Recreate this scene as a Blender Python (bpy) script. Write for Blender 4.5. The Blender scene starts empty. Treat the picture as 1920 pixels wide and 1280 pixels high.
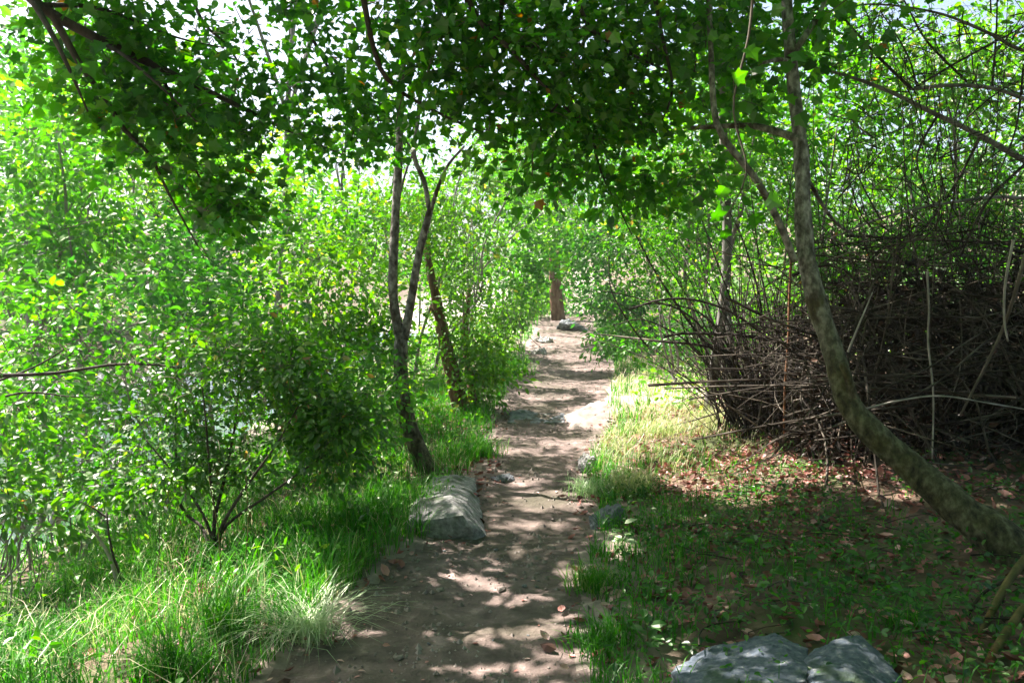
import bpy, bmesh, math
import numpy as np

rng = np.random.default_rng(11)
sc = bpy.context.scene
COL = sc.collection

# ------------------------------------------------------------------ camera model
FPX, CX, CY, HOR, CAMZ = 1493.0, 960.0, 640.0, 560.0, 1.55
PITCH = math.atan((CY - HOR) / FPX)
CP, SP = math.cos(PITCH), math.sin(PITCH)

def P(px, py, Y):
    """world point seen at photo pixel px,py standing Y metres ahead"""
    fx = (px - CX) / FPX; fy = (CY - py) / FPX
    d = np.array([fx, CP + fy * SP, -SP + fy * CP])
    return np.array([0, 0, CAMZ]) + d * (Y / d[1])

def proj(x, y, z):
    zz = z - CAMZ
    fw = y * CP - zz * SP
    up = y * SP + zz * CP
    fw = np.where(fw < 0.05, 0.05, fw)
    return CX + FPX * x / fw, CY - FPX * up / fw

A3 = lambda *a: np.array(a, float)
# ------------------------------------------------------------------ noise
def _h(ix, iy, iz, seed):
    with np.errstate(over='ignore'):
        n = (ix.astype(np.uint32) * np.uint32(374761393) + iy.astype(np.uint32) * np.uint32(668265263)
             + iz.astype(np.uint32) * np.uint32(2147483647 - 97) + np.uint32(seed * 1274126177 % 4294967296))
        n = (n ^ (n >> np.uint32(13))) * np.uint32(1274126177)
        n = n ^ (n >> np.uint32(16))
        n = n * np.uint32(2246822519)
        n = n ^ (n >> np.uint32(15))
    return n.astype(np.float64) / 4294967295.0

def vnoise(p, seed=0):
    p = np.asarray(p, float)
    if p.shape[-1] == 2: p = np.concatenate([p, np.full(p.shape[:-1] + (1,), 0.37)], -1)
    f = np.floor(p); t = p - f; t = t * t * (3 - 2 * t)
    i = f.astype(np.int64)
    out = 0
    for dx in (0, 1):
        for dy in (0, 1):
            for dz in (0, 1):
                w = (t[..., 0] if dx else 1 - t[..., 0]) * (t[..., 1] if dy else 1 - t[..., 1]) * (t[..., 2] if dz else 1 - t[..., 2])
                out = out + w * _h(i[..., 0] + dx, i[..., 1] + dy, i[..., 2] + dz, seed)
    return out

def fbm(p, seed=0, oct=3):
    p = np.asarray(p, float); a, s, tot = 1.0, 0, 0
    for k in range(oct):
        s = s + a * vnoise(p * 2.03 ** k, seed + k); tot += a; a *= 0.5
    return s / tot

def xy(x, y): return np.stack(np.broadcast_arrays(np.asarray(x, float), np.asarray(y, float)), -1)

# ------------------------------------------------------------------ terrain
_PY = [-5, 2, 3.2, 4.3, 5.3, 6.8, 9.6, 13.5, 17.5, 21, 26, 40, 130]
_PX = [-.9, -.5, -.32, -.2, .08, .16, .47, .92, 1.15, 1.45, 2.4, 4, 10]
_PW = [.62, .62, .60, .60, .47, .42, .66, .80, .72, .62, .6, .6, .6]
_HZY = [-20, 8, 9.6, 11.5, 13.5, 17.5, 21, 24, 30, 45, 80, 250]
_HZ = [0, 0, .02, .14, .28, .61, .97, 1.08, 1.0, 2.0, 5, 12]
_DX = [-90, -60, -35, -20, -12, -9.5, -6, -4, -2.5, -1.2, -.6, 0, .6, 1.5, 3, 5, 8, 14, 30, 60, 90]
_DZ = [7, 6, 3.2, 1.0, -.8, -1.3, -1.25, -.8, -.25, 0, .03, 0, .03, .1, .2, .35, .7, 1.7, 5, 10, 14]
def _sm(t, xs, ys, r):
    return (np.interp(t - r, xs, ys) + np.interp(t, xs, ys) * 2 + np.interp(t + r, xs, ys)) / 4
def pathx(y): return _sm(y, _PY, _PX, .5)
def pathw(y): return _sm(y, _PY, _PW, .3)
def dpath(x, y): return x - pathx(y)
def on_path(x, y, grow=0.0):
    n = fbm(xy(x * 2.2, y * 2.2), 5, 3) - .5
    return np.abs(dpath(x, y)) < pathw(y) + .34 * n + grow
def H(x, y):
    x = np.asarray(x, float); y = np.asarray(y, float)
    d = dpath(x, y)
    z = _sm(y, _HZY, _HZ, .6) + _sm(d, _DX, _DZ, .25)
    r = np.clip((np.abs(d) - .5) / .8, 0, 1)
    z = z + (fbm(xy(x * .9, y * .9), 21, 3) - .5) * .22 * r
    z = z + (fbm(xy(x * 3.1, y * 3.1), 31, 3) - .5) * (.075 + .03 * r)
    z = z + (fbm(xy(x * 9, y * 9), 41, 3) - .5) * .04
    return z
def G(px, py, y0=2.0, y1=70, up=0.0):
    """ground point under a photo pixel"""
    ys = np.linspace(y0, y1, 6000)
    p = np.stack([P(px, py, 1.0)] * 1)[0]; d = p - np.array([0, 0, CAMZ])
    x = d[0] * ys; z = CAMZ + d[2] * ys
    k = np.argmax(z <= H(x, ys) + up)
    return np.array([x[k], ys[k], float(H(x[k], ys[k])) + up])
def gp(x, y, dz=0.0): return np.array([x, y, float(H(x, y)) + dz])

# ------------------------------------------------------------------ sun, and leaf gaps cut in the crowns to place its flecks
SUN = np.array([-.46, .36, .81]); SUN /= np.linalg.norm(SUN)
FLECKS = [(1250, 745, 150, 42), (1130, 782, 70, 26), (1225, 815, 120, 40), (1040, 940, 95, 20), (1320, 900, 110, 30),
          (985, 1183, 120, 13), (890, 1205, 60, 15), (940, 1255, 150, 13), (685, 1190, 60, 13), (670, 1140, 45, 15),
          (1075, 1080, 40, 26), (1170, 1035, 38, 22), (575, 1160, 85, 60), (1660, 870, 85, 26), (1520, 890, 75, 22), (1420, 880, 90, 30), (1450, 935, 50, 14), (1600, 905, 50, 10),
          (1690, 932, 60, 10), (1385, 940, 40, 12), (920, 1100, 55, 14), (1290, 1255, 45, 22), (1430, 1262, 60, 12), (1570, 1250, 45, 10),
          (1055, 640, 60, 8), (1080, 668, 60, 7), (1050, 720, 70, 9), (1110, 690, 50, 6), (1030, 745, 60, 7),
          (330, 1150, 150, 40), (480, 1110, 60, 30), (1160, 870, 60, 45), (870, 1085, 40, 12), (1000, 1120, 45, 10), (1010, 985, 60, 10), (960, 1130, 50, 12), (800, 1190, 45, 10), (1060, 1230, 60, 14), (1000, 905, 40, 9), (960, 845, 40, 8), (1070, 830, 60, 9), (1050, 1160, 45, 14)]
DEEP = [(840, 955, 110, 75), (880, 1040, 170, 32), (620, 960, 170, 70), (960, 860, 90, 30), (1500, 1080, 360, 130), (820, 1130, 90, 40), (700, 1270, 200, 40), (330, 1290, 230, 60), (60, 1220, 130, 70), (1700, 700, 330, 130), (1780, 860, 220, 60), (1450, 780, 120, 60)]
def ground_hit(p):
    g = p.copy()
    for _ in range(5):
        t = (g[:, 2] - H(g[:, 0], g[:, 1])) / SUN[2]
        g = g - SUN[None] * t[:, None]
    return g
def sunlit(gx, gy, hard=False):
    d = dpath(gx, gy)
    n = fbm(xy(gx * 2.6 + 3, gy * 2.0), 77, 2); m = fbm(xy(gx * 7.0, gy * 5.0), 88, 2)
    s = .62 * n + .38 * m
    thr = np.full(gx.shape, .70)                        # shade with a few flecks
    thr = np.where((gy > 9.0) & (np.abs(d) < 2.2), .585, thr)
    thr = np.where(d < -.95, np.where(gy < 5.5, .54, .48), thr)
    thr = np.where((d < -2.6) | (gy > 22), .40, thr)
    thr = np.where((d > 2.6) & (gy < 14), .72, thr)
    thr = np.where((gy > 20) & (np.abs(d) < 2.5), .56, thr)
    lit = (s > thr) & (not hard)
    u, v = proj(gx, gy, H(gx, gy))
    for (a, b, ra, rb) in DEEP: lit &= (((u - a) / ra) ** 2 + ((v - b) / rb) ** 2) > 1
    wob = (m - .5) * 1.3
    for (a, b, ra, rb) in FLECKS:
        lit |= (((u - a) / ra) ** 2 + ((v - b) / rb) ** 2 + wob) < 1
    return lit
def keep_in_shade(p, hard=False):
    g = ground_hit(p)
    low = p[:, 2] - H(p[:, 0], p[:, 1]) < .7
    return low | ~sunlit(g[:, 0], g[:, 1], hard)

# ------------------------------------------------------------------ materials
def mat(name):
    m = bpy.data.materials.new(name); m.use_nodes = True
    nt = m.node_tree; nt.nodes.clear()
    out = nt.nodes.new('ShaderNodeOutputMaterial')
    def N(t, **kw):
        n = nt.nodes.new(t)
        for k, v in kw.items():
            if k in n.inputs: n.inputs[k].default_value = v
            else: setattr(n, k, v)
        return n
    return m, nt, out, N
def ramp(N, stops):
    r = N('ShaderNodeValToRGB'); e = r.color_ramp.elements
    while len(e) < len(stops): e.new(.5)
    for k, (p, c) in enumerate(stops):
        e[k].position = p; e[k].color = (c[0], c[1], c[2], 1)
    return r
def leaf_mat(name, stops, trans=1.0, gloss=.06, mixt=.5):
    m, nt, out, N = mat(name); L = nt.links.new
    a = N('ShaderNodeAttribute', attribute_name='tint')
    r = ramp(N, stops); L(a.outputs['Fac'], r.inputs['Fac'])
    d = N('ShaderNodeBsdfDiffuse'); L(r.outputs['Color'], d.inputs['Color'])
    hs = N('ShaderNodeHueSaturation', Hue=.5, Saturation=1.14, Value=2.2 * trans); L(r.outputs['Color'], hs.inputs['Color'])
    t = N('ShaderNodeBsdfTranslucent'); L(hs.outputs['Color'], t.inputs['Color'])
    x = N('ShaderNodeMixShader', Fac=mixt); L(d.outputs[0], x.inputs[1]); L(t.outputs[0], x.inputs[2])
    g = N('ShaderNodeBsdfGlossy', Roughness=.45); g.inputs['Color'].default_value = (1, .98, .92, 1)
    x2 = N('ShaderNodeMixShader', Fac=gloss); L(x.outputs[0], x2.inputs[1]); L(g.outputs[0], x2.inputs[2])
    L(x2.outputs[0], out.inputs['Surface'])
    return m
def rough_mat(name, stops, scale=(6, 6, 6), bump=.4, rough=.9, detail=6, dist=.02, attr=None, second=None, coord='Object'):
    m, nt, out, N = mat(name); L = nt.links.new
    tc = N('ShaderNodeTexCoord'); mp = N('ShaderNodeMapping'); mp.inputs['Scale'].default_value = scale
    L(tc.outputs[coord], mp.inputs['Vector'])
    n = N('ShaderNodeTexNoise', Scale=1.0, Detail=detail, Roughness=.62); L(mp.outputs[0], n.inputs['Vector'])
    r = ramp(N, stops); L(n.outputs['Fac'], r.inputs['Fac'])
    colour = r.outputs['Color']
    if second:                                             # patches of another colour (lichen, moss, dry leaves)
        col2, s2, lo, hi = second
        n2 = N('ShaderNodeTexNoise', Scale=s2, Detail=4.0); L(tc.outputs[coord], n2.inputs['Vector'])
        mr = N('ShaderNodeMapRange'); mr.inputs['From Min'].default_value = lo; mr.inputs['From Max'].default_value = hi
        L(n2.outputs['Fac'], mr.inputs['Value'])
        mx = N('ShaderNodeMix', data_type='RGBA'); L(mr.outputs[0], mx.inputs[0]); L(colour, mx.inputs[6]); mx.inputs[7].default_value = (*col2, 1)
        colour = mx.outputs[2]
    if attr:
        at = N('ShaderNodeAttribute', attribute_name=attr[0])
        mx = N('ShaderNodeMix', data_type='RGBA'); L(at.outputs['Fac'], mx.inputs[0]); L(colour, mx.inputs[6])
        r2 = ramp(N, attr[1]); L(n.outputs['Fac'], r2.inputs['Fac']); L(r2.outputs['Color'], mx.inputs[7])
        colour = mx.outputs[2]
    b = N('ShaderNodeBsdfPrincipled', Roughness=rough); L(colour, b.inputs['Base Color'])
    b.inputs['Specular IOR Level'].default_value = .25
    if bump:
        bp = N('ShaderNodeBump', Strength=bump, Distance=dist); L(n.outputs['Fac'], bp.inputs['Height']); L(bp.outputs[0], b.inputs['Normal'])
    L(b.outputs[0], out.inputs['Surface'])
    return m

BROWN = (.16, .075, .018)
MAPLE = leaf_mat('maple_leaf', [(0, (.014, .055, .010)), (.5, (.035, .13, .012)), (.9, (.085, .22, .014)), (.985, (.13, .25, .016)), (1, BROWN)], trans=1.55, gloss=.035)
BRIGHT = leaf_mat('bright_leaf', [(0, (.022, .085, .012)), (.45, (.055, .185, .018)), (.85, (.12, .29, .025)), (1, (.22, .31, .05))], gloss=.04)
YELLOW = leaf_mat('yellow_green_leaf', [(0, (.035, .10, .010)), (.45, (.07, .195, .016)), (.85, (.145, .295, .024)), (1, (.27, .27, .05))], gloss=.04)
COOL = leaf_mat('cool_leaf', [(0, (.016, .065, .014)), (.5, (.042, .145, .020)), (.9, (.09, .235, .032)), (1, (.17, .27, .05))], gloss=.04)
OLIVE = leaf_mat('olive_leaf', [(0, (.018, .065, .012)), (.5, (.045, .14, .015)), (.85, (.10, .22, .025)), (.95, (.17, .23, .05)), (1, (.17, .09, .03))], gloss=.045)
GRASS = leaf_mat('grass_blade', [(0, (.014, .075, .008)), (.5, (.036, .165, .012)), (.8, (.08, .25, .022)), (1, (.28, .30, .12))], gloss=.02, mixt=.4)
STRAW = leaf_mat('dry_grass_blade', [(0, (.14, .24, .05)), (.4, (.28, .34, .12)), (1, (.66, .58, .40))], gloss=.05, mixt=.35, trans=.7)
PALEG = leaf_mat('pale_grass_blade', [(0, (.12, .24, .07)), (.5, (.26, .40, .18)), (1, (.5, .55, .36))], gloss=.05, mixt=.35, trans=.7)
LITTER = leaf_mat('dry_leaf', [(0, (.05, .024, .016)), (.4, (.20, .08, .06)), (.72, (.46, .20, .17)), (1, (.66, .44, .39))], trans=.35, gloss=.03, mixt=.2)
DRYSHADE = leaf_mat('dead_leaf_shade', [(0, (.012, .009, .007)), (.7, (.03, .02, .014)), (1, (.13, .07, .045))], trans=.3, gloss=.02, mixt=.2)  # dead leaves coloured near black to stand for shade deep in the pile
BARK = rough_mat('grey_bark', [(.3, (.07, .065, .06)), (.5, (.17, .16, .145)), (.7, (.30, .29, .27))], (9, 9, 3), .6)
PALEBARK = rough_mat('pale_bark', [(.34, (.05, .045, .04)), (.48, (.18, .17, .15)), (.62, (.42, .40, .37))], (24, 24, 15), 1.0, detail=10, dist=.03, attr=('tint', [(.34, (.022, .02, .010)), (.5, (.075, .068, .028)), (.66, (.16, .15, .07))]), second=((.05, .035, .025), 7.0, .52, .62))
REDBARK = rough_mat('red_brown_bark', [(.3, (.06, .032, .020)), (.5, (.16, .085, .05)), (.7, (.30, .19, .125))], (10, 10, 3), .6)
DARKBARK = rough_mat('dark_bark', [(.3, (.022, .017, .014)), (.5, (.05, .04, .033)), (.7, (.10, .085, .07))], (14, 14, 5), .5)
TWIG = rough_mat('twig_bark', [(.3, (.045, .036, .026)), (.55, (.11, .09, .066)), (.75, (.23, .20, .155))], (8, 8, 8), 0)
DEADTWIG = rough_mat('dead_twig_bark', [(.32, (.014, .011, .008)), (.5, (.034, .027, .018)), (.68, (.16, .138, .11))], (3, 3, 3), 0)
PALETWIG = rough_mat('bleached_twig_bark', [(.3, (.14, .12, .10)), (.5, (.28, .25, .21)), (.75, (.46, .42, .37))], (9, 9, 9), .3)
ORANGETWIG = rough_mat('orange_twig_bark', [(.3, (.08, .035, .016)), (.5, (.20, .09, .045)), (.75, (.32, .18, .10))], (9, 9, 9), .3)
MOSSTWIG = rough_mat('mossy_twig_bark', [(.3, (.03, .028, .010)), (.5, (.085, .075, .022)), (.75, (.18, .13, .05))], (12, 12, 12), .5, second=((.13, .05, .02), 6.0, .55, .7))
ROCK = rough_mat('grey_rock', [(.28, (.085, .095, .105)), (.5, (.16, .172, .185)), (.72, (.27, .28, .29))], (7, 7, 7), .7, second=((.10, .13, .07), 4.0, .55, .7))
GREYROCK = rough_mat('split_grey_rock', [(.30, (.11, .11, .11)), (.5, (.245, .24, .235)), (.68, (.42, .41, .40))], (26, 26, 26), 1.0, detail=10, second=((.08, .10, .06), 5.0, .54, .68))
PALEROCK = rough_mat('pale_rock', [(.28, (.25, .235, .22)), (.5, (.42, .40, .38)), (.72, (.6, .57, .55))], (5, 5, 5), .6)
BLUEROCK = rough_mat('blue_grey_rock', [(.28, (.035, .05, .065)), (.5, (.085, .105, .13)), (.62, (.14, .155, .17)), (.72, (.38, .37, .37))], (32, 32, 32), 1.0, detail=10, dist=.012, second=((.05, .075, .045), 5.0, .55, .68))
SOILSTONE = rough_mat('soil_stained_stone', [(.28, (.13, .11, .095)), (.5, (.22, .185, .16)), (.72, (.33, .29, .26))], (2, 2, 2), .6)
PATHM = rough_mat('trodden_soil', [(.25, (.055, .043, .036)), (.42, (.11, .085, .073)), (.58, (.185, .138, .12)), (.72, (.40, .295, .27))], (7, 7, 7), 1.0, detail=14, dist=.05, second=((.075, .066, .045), 1.3, .46, .66))
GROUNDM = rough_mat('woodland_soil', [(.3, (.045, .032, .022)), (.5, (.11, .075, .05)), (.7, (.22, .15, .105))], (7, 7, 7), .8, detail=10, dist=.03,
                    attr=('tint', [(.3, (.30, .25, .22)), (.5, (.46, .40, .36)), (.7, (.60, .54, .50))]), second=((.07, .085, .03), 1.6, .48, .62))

# ------------------------------------------------------------------ mesh collecting
class MB:
    def __init__(s): s.v, s.f, s.m, s.t, s.n = [], [], [], [], 0
    def add(s, v, f, m=0, tint=None):
        v = np.asarray(v, float).reshape(-1, 3); f = np.asarray(f, np.int64).reshape(-1, 3)
        s.v.append(v); s.f.append(f + s.n); s.m.append(np.full(len(f), m)); s.n += len(v)
        s.t.append(np.full(len(v), .5) if tint is None else np.asarray(tint, float))
    def build(s, name, mats, parent=None, org=None, smooth=True):
        v = np.concatenate(s.v); f = np.concatenate(s.f); mi = np.concatenate(s.m); t = np.concatenate(s.t)
        if org is None: org = np.zeros(3)
        org = np.asarray(org, float)
        me = bpy.data.meshes.new(name)
        me.vertices.add(len(v)); me.vertices.foreach_set('co', (v - org).astype(np.float32).ravel())
        me.loops.add(f.size); me.loops.foreach_set('vertex_index', f.astype(np.int32).ravel())
        me.polygons.add(len(f)); me.polygons.foreach_set('loop_start', (np.arange(len(f)) * 3).astype(np.int32))
        me.polygons.foreach_set('material_index', mi.astype(np.int32))
        me.polygons.foreach_set('use_smooth', np.full(len(f), smooth))
        a = me.attributes.new('tint', 'FLOAT', 'POINT'); a.data.foreach_set('value', t.astype(np.float32))
        for m in (mats if isinstance(mats, (list, tuple)) else [mats]): me.materials.append(m)
        me.update(calc_edges=True)
        o = bpy.data.objects.new(name, me); COL.objects.link(o)
        if parent is None: o.location = org
        else: o.parent = parent
        return o
def tag(o, label=None, cat=None, group=None, kind=None):
    if label: o['label'] = label
    if cat: o['category'] = cat
    if group: o['group'] = group
    if kind: o['kind'] = kind
    return o
def thing(name, label, cat, loc, group=None):
    o = bpy.data.objects.new(name, None); COL.objects.link(o); o.empty_display_size = .2
    o.location = loc
    return tag(o, label, cat, group)

def spline(pts, n=16):
    p = np.asarray(pts, float)
    if len(p) == 2: return p[0] + (p[1] - p[0]) * np.linspace(0, 1, n)[:, None]
    e = np.concatenate([[2 * p[0] - p[1]], p, [2 * p[-1] - p[-2]]])
    d = np.linalg.norm(np.diff(p[:, :3], axis=0), axis=1); cum = np.concatenate([[0], np.cumsum(d)])
    out = []
    for s in np.linspace(0, cum[-1], n):
        k = min(np.searchsorted(cum, s, 'right') - 1, len(p) - 2); t = (s - cum[k]) / max(d[k], 1e-9)
        a, b, c, q = e[k], e[k + 1], e[k + 2], e[k + 3]
        out.append(.5 * (2 * b + (c - a) * t + (2 * a - 5 * b + 4 * c - q) * t * t + (3 * b - a - 3 * c + q) * t ** 3))
    return np.array(out)

def tubes(mb, PT, R, sides=5, m=0, lump=0.0, tint=None):
    """many tubes at once: PT (T,S,3), R (T,S)"""
    PT = np.asarray(PT, float); R = np.asarray(R, float)
    if PT.ndim == 2: PT = PT[None]; R = R[None]
    T, S, _ = PT.shape
    if T == 0: return
    tan = np.gradient(PT, axis=1); tan /= np.linalg.norm(tan, axis=2, keepdims=True) + 1e-12
    mean = PT[:, -1] - PT[:, 0]; mean /= np.linalg.norm(mean, axis=1, keepdims=True) + 1e-12
    ref = np.where(np.abs(mean[:, 2:3]) > .85, np.array([[1., .13, 0]]), np.array([[.1, .05, 1.]]))
    a = ref[:, None, :] - tan * np.sum(ref[:, None, :] * tan, 2, keepdims=True); a /= np.linalg.norm(a, axis=2, keepdims=True) + 1e-12
    b = np.cross(tan, a)
    th = np.linspace(0, 2 * np.pi, sides, endpoint=False)
    off = a[:, :, None, :] * np.cos(th)[None, None, :, None] + b[:, :, None, :] * np.sin(th)[None, None, :, None]
    rr = R[:, :, None]
    V = PT[:, :, None, :] + off * rr[..., None]
    if lump:
        k = 1 + lump * (fbm(V * 9, 3, 2) - .5) * 2 + lump * (fbm(V * np.array([30, 30, 8]), 4, 2) - .5)
        V = PT[:, :, None, :] + off * (rr * k)[..., None]
    V = V.reshape(T, S * sides, 3)
    i = np.arange(S - 1)[:, None] * sides; j = np.arange(sides)[None]; j2 = (j + 1) % sides
    q = np.stack([i + j, i + j2, i + sides + j2, i + sides + j], -1).reshape(-1, 4)
    F = np.concatenate([q[:, [0, 1, 2]], q[:, [0, 2, 3]]])
    e = (S - 1) * sides
    cap = np.array([[e, e + k, e + k + 1] for k in range(1, sides - 1)]).reshape(-1, 3)
    F = np.concatenate([F, cap])
    A = (F[None] + (np.arange(T) * S * sides)[:, None, None]).reshape(-1, 3)
    tt = None
    if tint is not None: tt = np.repeat(np.asarray(tint, float).reshape(T, S), sides, axis=1).ravel()
    mb.add(V.reshape(-1, 3), A, m, tt)

# leaf shapes: x across, y along, z up; tris
def _t(v, f): return np.array(v, float), np.array(f, np.int64)
DIAMOND = _t([(0, 0, 0), (.30, .45, .07), (0, 1, -.1), (-.30, .45, .07)], [(0, 1, 2), (0, 2, 3)])
OVAL = _t([(0, 0, 0), (0, .55, -.03), (0, 1, -.14), (.24, .25, .05), (.25, .62, .03), (-.24, .25, .05), (-.25, .62, .03)],
          [(0, 3, 1), (3, 4, 1), (4, 2, 1), (0, 1, 5), (5, 1, 6), (6, 1, 2)])
CURL = _t([(0, 0, .06), (0, .55, -.06), (0, 1, .16), (.26, .25, .12), (.27, .62, .14), (-.24, .25, .10), (-.25, .62, .16)], [(0, 3, 1), (3, 4, 1), (4, 2, 1), (0, 1, 5), (5, 1, 6), (6, 1, 2)])
_mo = [(0, 0), (.22, 0), (.50, .07), (.37, .27), (.56, .55), (.27, .60), (0, 1.0), (-.27, .60), (-.56, .55), (-.37, .27), (-.50, .07), (-.22, 0)]
LOBED = _t([(0, .32, -.03)] + [(x, y, .22 * abs(x) - .28 * max(0, y - .4)) for x, y in _mo], [(0, 1 + k, 1 + (k + 1) % 12) for k in range(12)])
BROAD = _t([(0, .45, -.02)] + [(.46 * math.sin(a) * (1 + .1 * math.sin(5 * a)), .5 - .5 * math.cos(a), .08 * abs(math.sin(a)) - .1 * (1 - math.cos(a)) * .5) for a in np.linspace(0, 2 * math.pi, 11)[:-1]],
           [(0, 1 + k, 1 + (k + 1) % 10) for k in range(10)])

def nrm(a): return a / (np.linalg.norm(a, axis=-1, keepdims=True) + 1e-12)
def put_leaves(mb, pos, dirs, nor, size, shape, m=0, tint=None):
    n = len(pos)
    if n == 0: return
    y = nrm(dirs); x = nrm(np.cross(y, nor)); z = np.cross(x, y)
    tv, tf = shape
    V = pos[:, None, :] + size[:, None, None] * (tv[None, :, 0:1] * x[:, None] + tv[None, :, 1:2] * y[:, None] + tv[None, :, 2:3] * z[:, None])
    F = tf[None] + (np.arange(n) * len(tv))[:, None, None]
    mb.add(V.reshape(-1, 3), F.reshape(-1, 3), m, np.repeat(np.full(n, .5) if tint is None else tint, len(tv)))

LEAFCOUNT = [0]
def crown(mb, ells, nclump, lpc, size, shape, anchors, spread=.22, flat=.4, cull=True, shell=.45, twig=.006, gap=.42, up=.9, droop=.25, twigs=True, keep=None, tone=0.0):
    """leaf sprays on twigs that grow from the limbs (anchors) into the crown's volume"""
    vol = np.array([np.prod(r) for _, r in ells]) ** .8; vol /= vol.sum()
    C = []
    for (c, r), w in zip(ells, vol):
        k = max(3, int(nclump * w * 1.9))
        u = nrm(rng.normal(size=(k, 3))) * (rng.random((k, 1)) ** shell)
        p = np.asarray(c) + u * np.asarray(r)
        s = fbm(p * 1.6 / max(.5, min(1.6, np.mean(r))), 9, 2)
        p = p[s > gap][:int(nclump * w) + 2]
        C.append(p)
    C = np.concatenate(C)
    C = C[C[:, 2] > H(C[:, 0], C[:, 1]) + .08]
    C = C[(np.linalg.norm(C - np.array([0, 0, CAMZ]), axis=1) > 1.7)]
    if keep is not None: C = C[keep(C)]
    if len(C) == 0: return
    # twigs, nearest clumps first, each from the nearest limb or earlier twig
    A = np.asarray(anchors, float)
    d0 = np.min(np.linalg.norm(C[:, None, :] - A[None], axis=2), axis=1)
    C = C[np.argsort(d0)]
    nodes = np.concatenate([A, C]); na = len(A)
    if cull:
        kc = keep_in_shade(C, cull == 'windows')
    src = np.zeros_like(C)
    for k in range(len(C)):
        lo = max(0, na + k - 900)
        cand = np.concatenate([nodes[:na], nodes[max(na, lo):na + k]])
        dd = np.sum((cand - C[k]) ** 2, 1) + 0.35 * np.maximum(0, cand[:, 2] - C[k, 2]) ** 2
        src[k] = cand[np.argmin(dd)]
    if twigs:
        t = np.linspace(0, 1, 5)[None, :, None]
        sag = np.sin(np.pi * t) * np.linalg.norm(C - src, axis=1)[:, None, None] * (np.array([0, 0, .10]) + rng.normal(size=(len(C), 1, 3)) * .08)
        PT = src[:, None] * (1 - t) + C[:, None] * t + sag
        ln = np.linalg.norm(C - src, axis=1)
        R = (twig * (.55 + .6 * np.clip(ln, 0, 1.5)))[:, None] * np.linspace(1, .35, 5)[None]
        tubes(mb, PT, R, 4, 1)
    if cull: C = C[kc]; src = src[kc]
    n = len(C) * lpc
    ci = np.repeat(np.arange(len(C)), lpc)
    out = nrm(C - src + 1e-6 + rng.normal(size=C.shape) * .1); out[:, 2] *= .5
    tilt = nrm(np.array([0, 0, 1]) + rng.normal(size=C.shape) * .35)
    o = rng.normal(size=(n, 3)) * spread
    o -= tilt[ci] * np.sum(o * tilt[ci], 1, keepdims=True) * (1 - flat)
    pos = C[ci] + o
    dirs = nrm(o + 1e-6) * .8 + out[ci] * .5 + rng.normal(size=(n, 3)) * .35 - np.array([0, 0, droop])
    nor = tilt[ci] * up + rng.normal(size=(n, 3)) * .55
    ok = pos[:, 2] > H(pos[:, 0], pos[:, 1]) + .02
    if cull: ok &= keep_in_shade(pos, cull == 'windows')
    sz = size * (.5 + .8 * rng.random(n) ** 1.3)
    tint = np.clip(.45 + tone + rng.normal(size=len(C))[ci] * .14 + rng.normal(size=n) * .17, 0, .99)
    tint = np.where(rng.random(n) < .006, 1.0, tint)
    put_leaves(mb, pos[ok], dirs[ok], nor[ok], sz[ok], shape, 0, tint[ok])
    LEAFCOUNT[0] += int(ok.sum())

def limb(pts, r0, r1, n=14, sides=8, root=None, name='branch', m=BARK, org=None, lump=.12, power=1.0, tint=None):
    c = spline(pts, n); R = r0 + (r1 - r0) * np.linspace(0, 1, n) ** power
    mb = MB(); tubes(mb, c, R, sides, 0, lump, tint)
    mb.build(name, m, root, org)
    return c

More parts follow.
